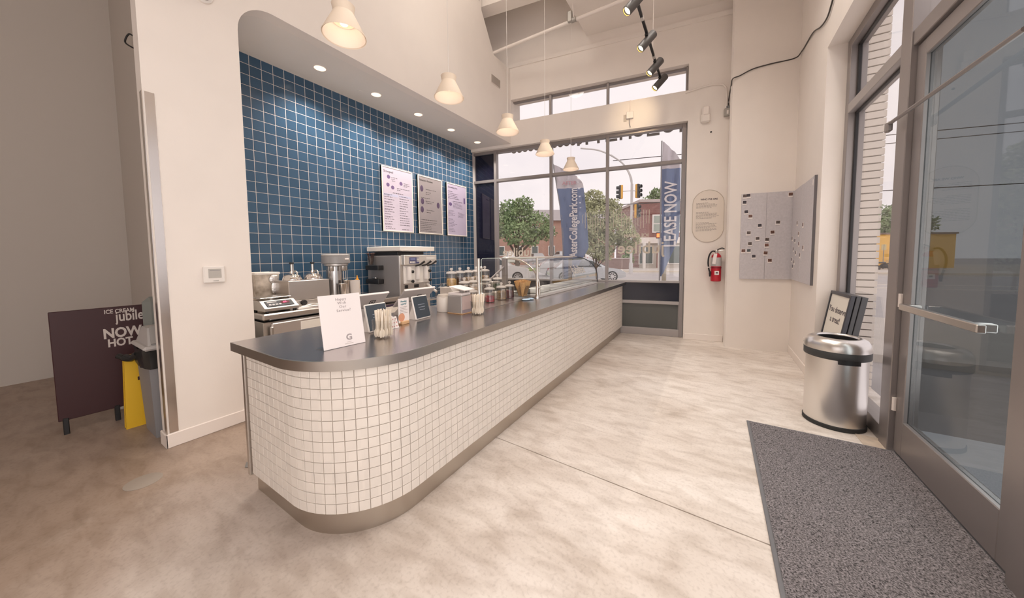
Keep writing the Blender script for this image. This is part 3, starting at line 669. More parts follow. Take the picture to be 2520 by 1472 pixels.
o = MB().box((0, 0, 0), (.02, .004, .06), 0, Matrix.Translation((XR-.0245, 4.80, 2.16)) @ TR).build('paper_tag', PAPER, None)
tag(o, 'narrow paper tag at the top outer corner of the narrower felt board', 'tag')
t = thing('wall_outlet', 'white electrical outlet low on the right wall', 'outlet', (XR, 5.0, .345))
MB().b2(-.006, 0, -.035, .035, -.058, .058, .002).build('plate', TRIMW, t)
for z in (-.022, .022): MB().b2(-.007, -.0055, -.008, .008, z-.010, z+.010).build('socket', GREYP, t)
# menu screens
def screen(y0, y1, lab, bgc, glow, head, seed):
    t = thing('menu_screen', lab, 'menu', (XB+.008, (y0+y1)/2, 2.271), 0, 'framed menu screens on the blue wall')
    w, h = (y1-y0)/2, .487
    FR = mat('screen_frame', (.86, .78, .68), .4)
    MB().b2(0, .03, -w, w, -h, h, .002).build('back_case', BLACK, t)
    f = MB(); fwid = .016
    f.b2(.0, .036, -w, -w+fwid, -h, h, .002).b2(0, .036, w-fwid, w, -h, h, .002).b2(0, .036, -w+fwid, w-fwid, h-fwid, h, .002).b2(0, .036, -w+fwid, w-fwid, -h, -h+fwid, .002)
    f.build('frame', FR, t)
    MB().b2(.030, .0315, -w+fwid, w-fwid, -h+fwid, h-fwid).build('display', mat('menu_display_%d' % seed, bgc, .25, emit=bgc, estr=glow), t)
    Ty = Matrix(((0, 0, 1, .032), (1, 0, 0, 0), (0, 1, 0, 0), (0, 0, 0, 1)))
    ik = mat('menu_ink_%d' % seed, [c*.28 for c in bgc], .5, emit=[c*.28 for c in bgc], estr=glow)
    text(head, .05 if len(head) < 12 else .042, Ty @ Matrix.Translation((-w+.035, h-.075, 0)), ik, 'heading', t, .0008, 'LEFT')
    r = random.Random(seed); ln = MB()
    def line(x, z, ww, th=.0045):
        e = x+ww
        while x < e:
            d = min(r.uniform(.015, .05), e-x); ln.b2(.0318, .0323, x, x+d, z-th, z+th); x += d+.008
    pic = MB(); pin = MB()
    if seed == 1:
        for (py, pz) in ((-.17, .335), (-.185, .215), (-.10, .185), (.06, .27)):
            pic.sphere((.032, py, pz), .03, 12, 6, (.05, 1, 1))
        for (a, z, ww) in ((-.12, .335, .11), (-.12, .31, .07), (-.11, .285, .06), (.11, .28, .11), (.11, .255, .12), (.11, .235, .07), (-.02, .185, .25), (-.02, .16, .07)): line(a, z, ww)
        line(-.10, .105, .2, .006)
        for k in range(13):
            z = .07-k*.037; line(-w+.035, z, r.uniform(.10, .2)); line(.02, z-.004, r.uniform(.12, .2))
            if k % 3 == 0: line(-w+.035, z-.014, .1, .003)
        line(-w+.05, -.42, .1, .006); line(-w+.05, -.445, .17); line(.06, -.445, .14)
        pin.b2(.0316, .0319, -w+.02, 0, .045, .085).b2(.0316, .0319, .015, w-.03, .055, .085)
    elif seed == 2:
        for (py, pz) in ((-.20, .27), (-.20, -.08), (.18, .03), (-.19, .06)): pic.sphere((.032, py, pz), .045, 12, 6, (.04, .8, 1.2))
        for (a, z, ww) in ((-.11, .27, .24), (-.11, .22, .12), (-.11, .19, .1), (-.22, .12, .2), (-.12, .07, .2), (-.1, .04, .14), (-.1, -.08, .18), (-.1, -.12, .1), (-.22, -.25, .36)): line(a, z, ww)
        for k in range(6): line(-w+.04, -.29-k*.03, r.uniform(.2, .38), .003)
    else:
        pic.b2(.0316, .0322, .19, .235, .15, .26).sphere((.032, -.19, .10), .045, 12, 6, (.04, 1, .7))
        line(-w+.035, .335, .12, .006)
        for k in range(4): line(-w+.035, .30-k*.03, r.uniform(.2, .32))
        line(-.12, .16, .27, .006)
        for k in range(5): line(-.12, .13-k*.022, r.uniform(.18, .28), .003)
        for k in range(5): line(-w+.035, -.02-k*.022, r.uniform(.12, .2), .003); line(.02, -.04-k*.022, r.uniform(.12, .2), .003)
        line(-w+.035, -.18, .12, .006)
        for k in range(8): line(-w+.035, -.21-k*.028, r.uniform(.1, .3), .003)
    ln.build('text_lines', ik, t).__setitem__('kind', 'stuff'); pic.build('food_pictures', mat('menu_pic_%d' % seed, [bgc[0]*.3, bgc[1]*.22, bgc[2]*.4], .5, emit=[bgc[0]*.3, bgc[1]*.22, bgc[2]*.4], estr=glow), t)
    if pin.v: pin.build('highlight_band', mat('menu_band', (.50, .49, .62), .4, emit=(.55, .55, .75), estr=.06), t)
screen(3.162, 3.748, 'bright lilac menu screen, nearest of the three on the blue wall', (.56, .49, .57), .10, 'Scooped', 1)
screen(3.860, 4.426, 'dull grey menu screen, middle of the three on the blue wall', (.30, .26, .26), .05, 'Signature Sundaes', 2)
screen(4.553, 5.115, 'lilac menu screen nearest the window on the blue wall', (.46, .39, .50), .10, 'Something Hot', 3)

# ================================================================== RIGHT SIDE
t = thing('floor_mat', 'speckled charcoal entrance mat with a grey rubber border', 'mat', (0, 0, 0))
MB().b2(1.612, 2.46, 1.0, 3.272, 0.0005, .008, .003).build('border', mat('mat_rubber', (.17, .17, .18), .6), t)
m = mat('mat_pile', (.02, .02, .022), .95, noise=.95, nscale=150, col2=(.38, .345, .355), bump=1, bscale=220)
q = MB(); nx_, ny_ = 60, 150
rr = random.Random(5)
vs = [(1.632+.808*i/nx_, 1.02+2.232*jj/ny_, .0085+rr.uniform(0, .006)) for jj in range(ny_+1) for i in range(nx_+1)]
q.add(vs, [(jj*(nx_+1)+i, jj*(nx_+1)+i+1, (jj+1)*(nx_+1)+i+1, (jj+1)*(nx_+1)+i) for jj in range(ny_) for i in range(nx_)])
q.build('carpet_pile', m, t, 60)
# trash can
t = thing('trash_can', 'round stainless steel trash can with an open domed top by the door', 'trash can', (2.215, 3.62, 0))
MB().lathe([(.187, 0), (.192, .004), (.192, .03), (.188, .034)], 48).build('base_ring', RUBBER, t, 40)
MB().lathe([(.186, .03), (.186, .56)], 64).build('body', STEELV, t, 40)
MB().lathe([(.188, .555), (.198, .56), (.2, .565), (.2, .615), (.196, .62)], 64, caps=False).build('rim_band', mat('can_band', (.05, .05, .05), .5), t, 40)
MB().lathe([(.199, .618), (.200, .64), (.194, .672), (.176, .700), (.150, .714), (.132, .716), (.125, .712), (.122, .70)], 64, caps=False).build('domed_lid', STEELV, t, 60)
MB().lathe([(.122, .702), (.12, .60), (.118, .35), (.001, .34)], 48, caps=False).build('inner_liner', BLACK, t, 50)
MB().lathe([(.188, .528), (.2035, .532), (.2035, .566), (.19, .57)], 8, a0=math.radians(-100), a1=math.radians(-62)).build('lid_latch', BLACK, t)
# A-frame sign
t = thing('sandwich_board', 'black framed sandwich board with a white face leaning behind the trash can', 'sign')
O = Vector((2.235, 4.53, 0.0)); xd = Vector((.02, -.50, 0)).normalized(); ud = (Vector((2.385, 4.45, 1.0))-O).normalized()
F = frameM(O, xd, ud)
H_, W_ = 1.02, .50
fr_ = MB()
fr_.b2(0, .025, .06, H_, 0-.02, .012, .003, F).b2(W_-.025, W_, .06, H_, -.02, .012, .003, F).b2(.025, W_-.025, H_-.03, H_, -.02, .012, .003, F).b2(.025, W_-.025, .06, .09, -.02, .012, .003, F)
fr_.build('frame', DARKAL, t)
MB().b2(.02, W_-.02, .08, H_-.02, -.006, .004, 0, F).build('face_panel', mat('sign_face', (.80, .76, .68), .35), t)
q = MB(); q.b2(.0, W_, .06, H_, -.055, -.026, .003, F).b2(.0, W_, .06, H_, -.10, -.06, .003, F); q.build('rear_leaf', mat('dark_leaf', (.06, .06, .065), .45), t)
for x in (.0, W_-.04): q = MB(); q.b2(x, x+.04, 0, .075, -.05, .02, .006, F); q.build('foot', RUBBER, t)
text('You deserve\na treat!', .082, F @ Matrix.Translation((W_/2, .80, .0045)), INK, 'lettering', t, .001, linew=1.15)

# ================================================================== BACK HALLWAY
t = thing('swing_lid_bin', 'slim grey swing lid bin with a black bag behind the white wall', 'bin', (-2.45, .77, 0))
bo = lambda w, d, z: [(-w, -d, z), (w, -d, z), (w, d, z), (-w, d, z)]
BF = [(0, 1, 5, 4), (1, 2, 6, 5), (2, 3, 7, 6), (3, 0, 4, 7), (3, 2, 1, 0), (4, 5, 6, 7)]
MB().add(bo(.15, .15, 0)+bo(.19, .17, .64), BF).build('body', mat('bin_grey', (.27, .26, .265), .5), t)
BL = mat('bin_lid', (.50, .47, .45), .5)
MB().b2(-.215, .215, -.195, .195, .70, .735, .015).build('lid_rim', BL, t)
MB().add(bo(.185, .165, .735)+bo(.08, .145, .86), BF).build('lid_hood', BL, t)
MB().add([(.19, -.15, .745), (.19, .15, .745), (.085, .135, .862), (.085, -.135, .862), (.198, -.15, .752), (.198, .15, .752), (.09, .135, .872), (.09, -.135, .872)], [(0, 1, 2, 3), (4, 7, 6, 5), (0, 3, 7, 4), (3, 2, 6, 7), (1, 0, 4, 5), (2, 1, 5, 6)]).build('swing_flap', mat('bin_flap', (.36, .34, .32), .5), t)
q = MB(); rr = random.Random(2); ring = 28
vs = []
for lv in range(5):
    for k in range(ring):
        a = 2*PI*k/ring; ca, sa = math.cos(a), math.sin(a); e = 1/max(abs(ca)/.20, abs(sa)/.180)
        vs.append((ca*e*(1.01+rr.uniform(0, .05)), sa*e*(1.01+rr.uniform(0, .05)), .70-.035*lv+rr.uniform(-.008, .008)))
q.add(vs, [(l*ring+k, l*ring+(k+1) % ring, (l+1)*ring+(k+1) % ring, (l+1)*ring+k) for l in range(4) for k in range(ring)])
q.tube(smooth([(-.12, -.17, .63), (-.17, -.20, .60), (-.22, -.235, .605), (-.26, -.26, .62)]), [.028]*6+[.03]*6+[.022]*6+[.008], 7)
q.build('bag_liner', mat('black_bag', (.02, .02, .02), .25), t, 60)
t = thing('wet_floor_sign', 'folded yellow wet floor sign standing beside the grey bin', 'floor sign', (-2.70, .645, 0), PI/2)
for k, d in enumerate((0, .05)):
    q = MB(); q.add([(-.12, d, 0), (.12, d, 0), (.10, d+.02, .60), (-.10, d+.02, .60), (-.12, d+.02, 0), (.12, d+.02, 0), (.10, d+.04, .60), (-.10, d+.04, .60)], [(0, 1, 2, 3), (4, 7, 6, 5), (0, 4, 5, 1), (1, 5, 6, 2), (2, 6, 7, 3), (3, 7, 4, 0)])
    q.build('leaf', YELLOW, t)
MB().b2(-.004, .004, -.004, .0, .02, .55).build('fold_line', mat('dark_yellow', (.45, .26, .01), .5), t)
MB().box((-.03, .012, .40), (.012, .006, .03), .002).build('warning_mark', mat('dark_maroon', (.045, .010, .012), .5), t)
t = thing('dark_aframe_poster', 'dark maroon sidewalk poster board with white lettering in the back hallway', 'sign')
O = Vector((-3.02, .585, 0.0)); F = frameM(O, Vector((.02, 1, 0)), Vector((-.04, 0, 1)))
MB().b2(-.36, .22, .11, .985, -.012, .012, .004, F).build('board', mat('dark_maroon', (1, 1, 1)), t)
for x in (-.34, -.075): MB().b2(x, x+.03, -.005, .13, -.02, .02, .004, F).build('leg', BLACK, t)
MB().b2(-.07, .22, .085, .11, -.012, .016, .004, F).build('lower_rail', mat('grey_leg', (.36, .34, .31), .6), t)
PW = mat('poster_white', (.66, .58, .53), .6)
def ptext(s_, size, x, z, sx, bold): text(s_, size, F @ Matrix.Translation((x, z, .0125)) @ Matrix.Diagonal((sx, 1, 1, 1)), PW, 'lettering', t, bold)
ptext('ICE CREAM', .048, .0, .945, .72, .001)
ptext('jubilee', .125, .075, .895, .62, .002)
ptext('NOW', .115, .008, .755, .72, .004)
ptext('HOT', .092, -.010, .672, .72, .003)
t = thing('grey_case', 'grey rounded plastic case standing behind the swing lid bin', 'case', (-2.90, .82, 0), PI/2)
MB().b2(-.125, .12, -.05, .05, .0, 1.06, .045).build('shell', mat('case_grey', (.22, .23, .21), .6), t); MB().b2(-.03, .03, -.054, -.045, .6, 1.0, .002).build('side_strip', mat('case_strip', (.42, .42, .36), .6), t)
tag(MB().lathe([(.085, 0), (.085, .002), (.078, .003), (.001, .003)], 32, (-1.655, .44, 0)).build('floor_cleanout_cover', mat('cover_grey', (.33, .28, .235), .6, bump=.3, bscale=40), None, 40), 'round grey cleanout cover set in the concrete floor left of the counter', 'floor cover')
tag(MB().add([(-1.33, .86, .002), (-1.27, .83, .003), (-1.21, .855, .004), (-1.27, .885, .002)], [(0, 1, 2, 3)]).build('paper_scrap', mat('scrap_grey', (.22, .21, .20), .7), None), 'small dark scrap on the floor beside the counter end post', 'scrap')
# ================================================================== BACK COUNTER AND EQUIPMENT
t = thing('undercounter_fridge', 'stainless steel worktop fridge along the blue wall', 'fridge', (-2.49, 1.29, 0))
MB().b2(-.37, .36, .01, 1.52, .09, .80, .004).build('body', STEEL, t)
MB().b2(-.37, .39, 0, 1.53, .82, .88, .012).build('worktop', mat('worktop_steel', (.58, .54, .51), .25, 1, bump=.04, bscale=150, stretch=(1, .05, 1)), t)
MB().b2(.362, .385, .07, .74, .13, .79, .012).build('door', mat('door_steel', (.70, .67, .66), .3, 1), t)
d = MB().b2(.362, .38, .30, 1.50, .30, .79, .02).build('door_gasket', mat('gasket_dark', (.05, .03, .06), .5), t); MB().b2(.38, .388, .315, 1.485, .315, .765, .012).build('door_panel', mat('white_door', (.85, .80, .73), .4), d)
MB().b2(.385, .41, .05, .075, .2, .76, .006).build('door_handle', EDGEST, t)
for y in (.05, 1.48):
    for x in (-.33, .33): MB().cyl((x, y, 0), .02, .09, 10).build('leg', RUBBER, t)
# stained tub
t = thing('stained_food_tub', 'square translucent tub with dried brown sauce at the end of the worktop', 'tub', (-2.70, 1.535, .88))
MB().add([(-.10, -.10, 0), (.10, -.10, 0), (.10, .10, 0), (-.10, .10, 0), (-.108, -.108, .36), (.108, -.108, .36), (.108, .108, .36), (-.108, .108, .36)], [(0, 1, 5, 4), (1, 2, 6, 5), (2, 3, 7, 6), (3, 0, 4, 7), (3, 2, 1, 0)]).build('tub', mat('sauce_stained', (.55, .42, .30), .35, noise=.55, nscale=9, col2=(.85, .76, .66)), t)
MB().b2(-.103, .103, -.103, .103, .345, .352).build('contents', mat('caramel', (.42, .20, .06), .35, noise=.3, nscale=12), t)
MB().b2(-.115, .115, -.115, -.103, .34, .365, .004).b2(-.115, .115, .103, .115, .34, .365, .004).b2(.103, .115, -.104, .104, .34, .365, .004).b2(-.115, -.103, -.104, .104, .34, .365, .004).build('rim', WHITE, t)
MB().sphere((.112, .055, .29), .055, 12, 8, (.35, .9, .9)).sphere((.115, .06, .20), .045, 12, 8, (.3, .8, 1.6)).build('foil', mat('crumpled_foil', (.75, .72, .70), .3, 1, bump=1, bscale=60), t)
# scale
t = thing('digital_scale', 'stainless digital kitchen scale with a glowing red readout', 'scale', (-2.28, 1.46, .88))
q = MB(); q.add([(-.16, -.14, .02), (.15, -.14, .02), (.15, .15, .02), (-.16, .15, .02), (-.16, -.14, .11), (.04, -.14, .11), (.04, .15, .11), (-.16, .15, .11), (.15, -.14, .045), (.15, .15, .045)],
      [(3, 2, 1, 0), (0, 1, 8, 5, 4), (3, 7, 6, 9, 2), (4, 5, 6, 7), (5, 8, 9, 6), (1, 2, 9, 8), (0, 4, 7, 3)]); q.build('base', STEEL, t)
F = frameM(Vector((.095, .005, .0785)), Vector((0, 1, 0)), Vector((-.11, 0, .065)))
q = MB(); q.box((0, 0, .002), (.23, .085, .004), .0015, F); q.build('keypad', BLACK, t)
q = MB(); q.box((.05, .008, .0045), (.075, .035, .002), 0, F); q.build('readout_window', mat('readout_dark', (.12, .005, .012), .2), t)
text('60', .032, F @ Matrix.Translation((.045, .008, .006)), mat('red_digits', (.9, .05, .1), .4, emit=(1, .07, .16), estr=2.5), 'digits', t)
q = MB()
for k in range(4): q.box((-.085+.028*k, -.015, .0045), (.02, .018, .002), 0, F)
q.box((-.06, .022, .0045), (.08, .012, .002), 0, F); q.build('key_labels', mat('key_grey', (.6, .56, .55), .5), t).__setitem__('kind', 'stuff')
MB().b2(-.17, .03, -.13, .14, .125, .137, .005).build('platform', STEEL, t)
MB().rod((-.07, 0, .1), (-.07, 0, .13), .03).build('stem', STEEL, t)
for x in (-.13, .12):
    for y in (-.11, .12): MB().cyl((x, y, 0), .014, .03, 10).build('foot', RUBBER, t)
# syrup warmer
t = thing('syrup_warmer', 'steel twin topping warmer with two pump dispensers', 'warmer', (-2.44, 1.60, .88))
MB().b2(-.14, .14, .0, .415, .07, .275, .004).build('case', mat('warmer_steel', (.60, .56, .53), .35, 1), t)
MB().b2(-.145, .15, -.005, .42, .0, .07, .004).build('control_base', STEEL, t)
for k, y in enumerate((.10, .31)):
    MB().lathe([(.085, .272), (.09, .28), (.088, .292), (.078, .325), (.05, .345), (.022, .352), (.02, .372)], 28, (0, y, 0), caps=True).build('dome_lid', mat('polished_steel', (.75, .70, .66), .12, 1), t, 40)
    MB().rod((0, y, .35), (0, y, .445), .0125, 12).build('pump_tube', STEEL, t, 40); MB().lathe([(.008, .44), (.022, .452), (.022, .462), (.016, .466)], 18, (0, y, 0)).build('pump_cap', BLACK, t, 40)
    MB().tube(smooth([(.02, y, .36), (.07, y, .375), (.105, y, .36), (.115, y, .33)]), .008, 8).build('spout', STEEL, t, 60)
    kn = MB().lathe([(.03, 0), (.026, .025), (.012, .028)], 18, T=Matrix.Translation((.151, y+.03, .045)) @ Matrix.Rotation(PI/2, 4, 'Y')); kn.build('control_knob', BLACK, t, 40)
MB().b2(.15, .156, .0, .02, .02, .05).build('power_switch', mat('switch_red', (.35, .02, .02), .4), t)
t = thing('folded_tongs', 'steel tongs lying on the worktop in front of the topping warmer', 'tongs', (-2.17, 1.74, .885))
MB().tube([(0, -.12, .008), (.02, 0, .03), (0, .14, .012)], .006, 6).tube([(0, -.12, .008), (.05, 0, .012), (.06, .13, .010)], .006, 6).build('arms', STEEL, t, 60); MB().sphere((0, -.125, .01), .014, 10, 6).build('pivot', STEEL, t, 60)
tag(MB().b2(-2.24, -2.12, 1.60, 1.92, .88, .893, .003).build('cutting_board', mat('pale_board', (.74, .68, .64), .5), None), 'thin pale board lying under the steel tongs', 'cutting board')
# triple spindle drink mixer
t = thing('drink_mixer', 'grey triple spindle milkshake mixer with steel cups', 'mixer', (-2.46, 2.19, .88))
GM = mat('mixer_enamel', (.30, .29, .29), .3); 
MB().lathe([(.135, 0), (.14, .008), (.135, .03), (.10, .038)], 32).build('base', GM, t, 40)
MB().lathe([(.092, .03), (.086, .41)], 28, (-.045, 0, 0)).build('column', mat('mixer_steel', (.62, .60, .59), .25, 1), t, 40)
MB().lathe([(.11, .41), (.13, .42), (.13, .44)], 40).build('lower_ring', mat('mixer_ring', (.55, .52, .50), .3, .6), t, 40)
MB().lathe([(.142, .44), (.152, .446), (.152, .525), (.148, .535)], 40).build('motor_head', GM, t, 40)
MB().lathe([(.152, .535), (.153, .54), (.152, .548), (.13, .552), (.001, .553)], 40, caps=False).build('top_cap', mat('mixer_top', (.62, .58, .55), .4), t, 40)
MB().b2(.146, .155, .02, .07, .485, .503, .003).build('badge', PAPER, t)
for a in (-1.0, .25, 1.4):
    c = (.105*math.cos(a), .105*math.sin(a))
    MB().rod((*c, .41), (*c, .25), .006, 8).build('spindle', STEEL, t, 40)
    MB().lathe([(.02, .355), (.024, .36), (.024, .41)], 14, (*c, 0)).build('spindle_collar', STEEL, t, 40)
for k, a in enumerate((.1, .9)):
    c = (.125*math.cos(a), .125*math.sin(a)-.03)
    tag(MB().lathe([(.035, .0), (.037, .003), (.048, .20), (.050, .204), (.047, .2), (.035, .006), (.001, .006)], 28, (-2.46+c[0]+.03, 2.19+c[1], .918 if k else .882), caps=False).build('steel_malt_cup', mat('cup_steel', (.74, .70, .67), .2, 1), None, 50), 'tall steel malt cup standing %s the drink mixer' % ('in front of' if k == 0 else 'under the far spindle of'), 'cup', 'malt cups')
tag(MB().lathe([(.048, 0), (.05, .004), (.056, .24), (.053, .24), (.046, .006), (.001, .006)], 28, (-2.27, 2.30, .88), caps=False).build('frosted_cup', mat('frosted_plastic', (.72, .66, .62), .3), None, 50), 'pale frosted plastic container beside the drink mixer', 'container')
t = thing('mustard_bottle', 'yellow squeeze bottle with an orange cap behind the white sign', 'bottle', (-2.33, 2.37, .88))
MB().lathe([(.028, 0), (.031, .006), (.031, .17), (.026, .20), (.015, .215)], 20).build('bottle', mat('mustard', (.85, .42, .05), .35), t, 50); MB().lathe([(.017, .215), (.02, .22), (.02, .245), (.008, .26), (.005, .295)], 16).build('cap', mat('orange_cap', (.85, .36, .02), .4), t, 50)
MB().lathe([(.0314, .05), (.0314, .13)], 20, caps=False).build('label', PAPER, t, 50)
# soft serve machine  (x -2.85..-2.17, y 2.87..3.42)
t = thing('soft_serve_machine', 'tall steel soft serve ice cream machine with three levers', 'ice cream machine', (-2.51, 3.14, 0))
DKS = mat('machine_side', (.36, .335, .325), .42, .45, bump=.05, bscale=120, stretch=(1, 1, .03)); LTS = mat('machine_front', (.72, .68, .64), .3, 1)
MB().b2(-.34, .335, -.27, .27, .12, 1.41, .006).build('side_panels', DKS, t)
MB().b2(.335, .345, -.265, .265, .15, 1.405, .003).build('front_panel', LTS, t)
MB().b2(.345, .42, -.25, .335, 1.285, 1.415, .004).build('control_head', mat('machine_head', (.78, .73, .68), .35, .6), t)
MB().b2(.42, .424, -.17, .0, 1.30, 1.385, .002).build('control_pad', mat('keypad_blue', (.10, .10, .20), .3), t)
q = MB()
for i in range(2):
    for k in range(3): q.b2(.424, .427, -.045+.022*i, -.03+.022*i, 1.325+.02*k, 1.34+.02*k)
for k in range(4): q.b2(.424, .427, -.16+.024*k, -.145+.024*k, 1.307, 1.33)
q.build('keys', WHITE, t).__setitem__('kind', 'stuff')
MB().b2(.424, .4265, -.155, -.07, 1.345, 1.375).build('control_display', mat('lcd_blue', (.22, .24, .42), .2), t)
MB().b2(.42, .424, .13, .29, 1.345, 1.385, .003).b2(.424, .426, .14, .28, 1.352, 1.378).build('name_plate', mat('plate_white', (.80, .76, .72), .4), t)
MB().b2(.345, .375, -.22, .24, 1.03, 1.275, .006).build('freezer_door', mat('clear_door', (.82, .79, .76), .15), t)
q = MB()
for y in (-.15, 0, .15): q.lathe([(.035, 0), (.035, .16), (.02, .18)], 14, (.385, y, 1.08))
q.build('draw_cylinders', mat('draw_white', (.78, .74, .72), .25), t, 40)
for k, y in enumerate((-.02, .10, .20)): MB().tube([(.40, y-.03, 1.265), (.45, y+.01, 1.285), (.50, y+.05, 1.33)], [.008, .011, .016], 8).build('draw_lever', BLACK, t, 60)
for y in (-.105, .21):
    for z in (1.06, 1.19): MB().lathe([(.02, 0), (.022, .02), (.012, .03)], 12, T=Matrix.Translation((.395, y, z)) @ Matrix.Rotation(PI/2, 4, 'Y')).build('hand_screw', BLACK, t, 40)
for y, w in ((-.19, .05), (-.03, .08)): MB().b2(.345, .352, y, y+w, .965, 1.01, .003).build('switch_panel', BLACK, t)
MB().rod((.345, .21, 1.0), (.52, .22, .89), .017, 12).build('drip_tube', WHITE, t, 40)
MB().b2(.345, .52, -.24, .25, .78, .80, .006).build('drip_tray', STEEL, t)
for i, z in enumerate((1.245, 1.055)):
    MB().b2(-.26, .02, -.36, -.27, z-.03, z+.035, .006).build('side_shelf', BLACK, t)
MB().b2(-.30, .28, -.24, .22, 1.41, 1.46, .006).build('hopper_rim', BLACK, t)
MB().b2(-.26, .32, -.20, .26, 1.462, 1.47, .003).build('hopper_spacer', GREYP, t)
for y in (-.22, .22):
    for x in (-.28, .28): MB().cyl((x, y, 0), .03, .12, 10).build('caster', RUBBER, t)
q = MB(); q.b2(-.36, .36, -.26, .36, 1.472, 1.535, .006)
tag(q.build('white_tray_lid', mat('lid_white', (.86, .80, .74), .45), None, loc=(-2.51, 3.14, 0)), 'flat white lid lying on top of the soft serve machine', 'lid')
t = thing('utensil_cup', 'clear cup of dark spoons on the machine\'s upper side shelf', 'cup', (-2.70, 2.825, 1.28)); q = MB()
MB().lathe([(.03, 0), (.042, .10), (.040, .10), (.028, .004)], 18, caps=False).build('cup', JARG, t, 40)
for k in range(9):
    a = k*2.4; q.tube([(.012*math.cos(a), .012*math.sin(a), .01), (.05*math.cos(a), .035*math.sin(a), .15)], .005, 6); q.sphere((.052*math.cos(a), .037*math.sin(a), .16), .014, 8, 5)
q.build('spoons', mat('dark_spoon', (.07, .035, .03), .5), t, 60).__setitem__('kind', 'stuff')
tag(MB().sphere((-2.62, 2.825, 1.103), .035, 14, 8, (1.2, .9, .45)).build('ice_cream_scoop_dish', STEEL, None, 60), 'small steel dish on the lower side shelf of the soft serve machine', 'dish')

# ================================================================== ON THE COUNTER
CZT = .9105
def onc(name, label, cat, x, y, rz=0, group=None, z=CZT): return thing(name, label, cat, (x, y, z), rz, group)
# acrylic sign (normal towards +x, leaning back)
t = onc('acrylic_sign', 'white acrylic leaning sign with a round letter mark at the counter\'s rounded end', 'sign', -.333, 1.003)
F = frameM(Vector((0, 0, .001)), Vector((.023, .214, 0)), Vector((-.052, .0, .275)))
MB().box((0, .142, 0), (.222, .284, .0035), .001, F).build('sheet', mat('acrylic_white', (.88, .81, .79), .25), t)
MB().b2(-.095, -.003, -.11, .11, .0005, .004, .001).build('foot', CLEAR, t)
SI = mat('sign_ink', (.38, .33, .33), .6)
for k, w in enumerate(('Happy', 'With', 'Our', 'Service?')): text(w, .020, F @ Matrix.Translation((.004+.003*k, .257-.0205*k, .0022)), SI, 'lettering', t, 0, space=1.15)
text('G', .045, F @ Matrix.Translation((.024, .045, .0022)), SI, 'letter_mark', t, .0012)
q = MB(); q.box((.022, .020, .0021), (.022, .003, .0005), 0, F); q.box((.020, .012, .0021), (.046, .004, .0005), 0, F); q.build('small_print', mat('faint_print', (.62, .55, .53), .6), t)
# spoon cups
def spoon_mesh(fork=False):
    q = MB(); q.box((0, 0, .055), (.008, .0018, .11), .0006); q.sphere((0, 0, .018), .012, 10, 6, (.85, .12, 1.5)); return q.mesh('tasting_spoon', WOODSP, 60)
sm = spoon_mesh()
def spoon_cup(x, y, r, h, lab, n, splab, seed):
    t = onc('spoon_cup', lab, 'cup', x, y)
    MB().lathe([(r*.86, 0), (r*.9, .002), (r, h), (r-.002, h), (r*.84, .005), (.001, .005)], 32, caps=False).build('cup', CLEAR, t, 50)
    MB().lathe([(r+.001, h), (r+.003, h+.002), (r+.001, h+.004), (r-.002, h)], 32, caps=False).build('rim', CLEAR, t, 60)
    rr = random.Random(seed)
    for k in range(n):
        a = k*2.39996; rad = (r-.011)*math.sqrt((k+.5)/n)
        o = bpy.data.objects.new('tasting_spoon', sm); COL.objects.link(o)
        o.location = (x+rad*math.cos(a)*.9, y+rad*math.sin(a)*.9, CZT+.006+rr.uniform(0, .006))
        o.rotation_euler = (-.12*math.sin(a)*rad/r+rr.uniform(-.03, .03), .12*math.cos(a)*rad/r+rr.uniform(-.03, .03), rr.uniform(0, 6.28)); o.scale = (1.25, 1, h*1.5/.11)
        tag(o, splab, 'spoon', splab)
spoon_cup(-.33, 1.245, .068, .105, 'clear cup packed with flat wooden spoons beside the white acrylic sign', 32, 'flat wooden tasting spoon standing in the clear cup beside the acrylic sign', 1)
spoon_cup(-.30, 2.13, .062, .105, 'clear cup of wooden spoons next to the napkin dispenser', 28, 'flat wooden spoon standing in the cup next to the napkin dispenser', 2)
# loyalty cards
t = onc('sticker_cards', 'small white cards printed with coloured dots leaning behind the spoon cup', 'cards', -.455, 1.40, .25)
for k in range(3):
    F = frameM(Vector((-.012*k, -.022*k+.02, .001)), Vector((.2, 1, 0)), Vector((-.35, 0, 1)))
    o = MB().box((0, .04+.006*k, 0), (.085, .08, .0015), 0, F).build('card', PAPER, t); dm = MB(); rr = random.Random(k+3)
    for i in range(4):
        for jj in range(3): dm.lathe([(.005, 0), (.001, .0003)], 10, T=F @ Matrix.Translation((-.03+.02*i+rr.uniform(-.004, .004), .015+.024*jj+.006*k, .0009)), caps=False)
    dm.build('dots', mat('dot_%d' % k, [(.55, .18, .16), (.16, .16, .26), (.62, .32, .2)][k], .6), o).__setitem__('kind', 'stuff')
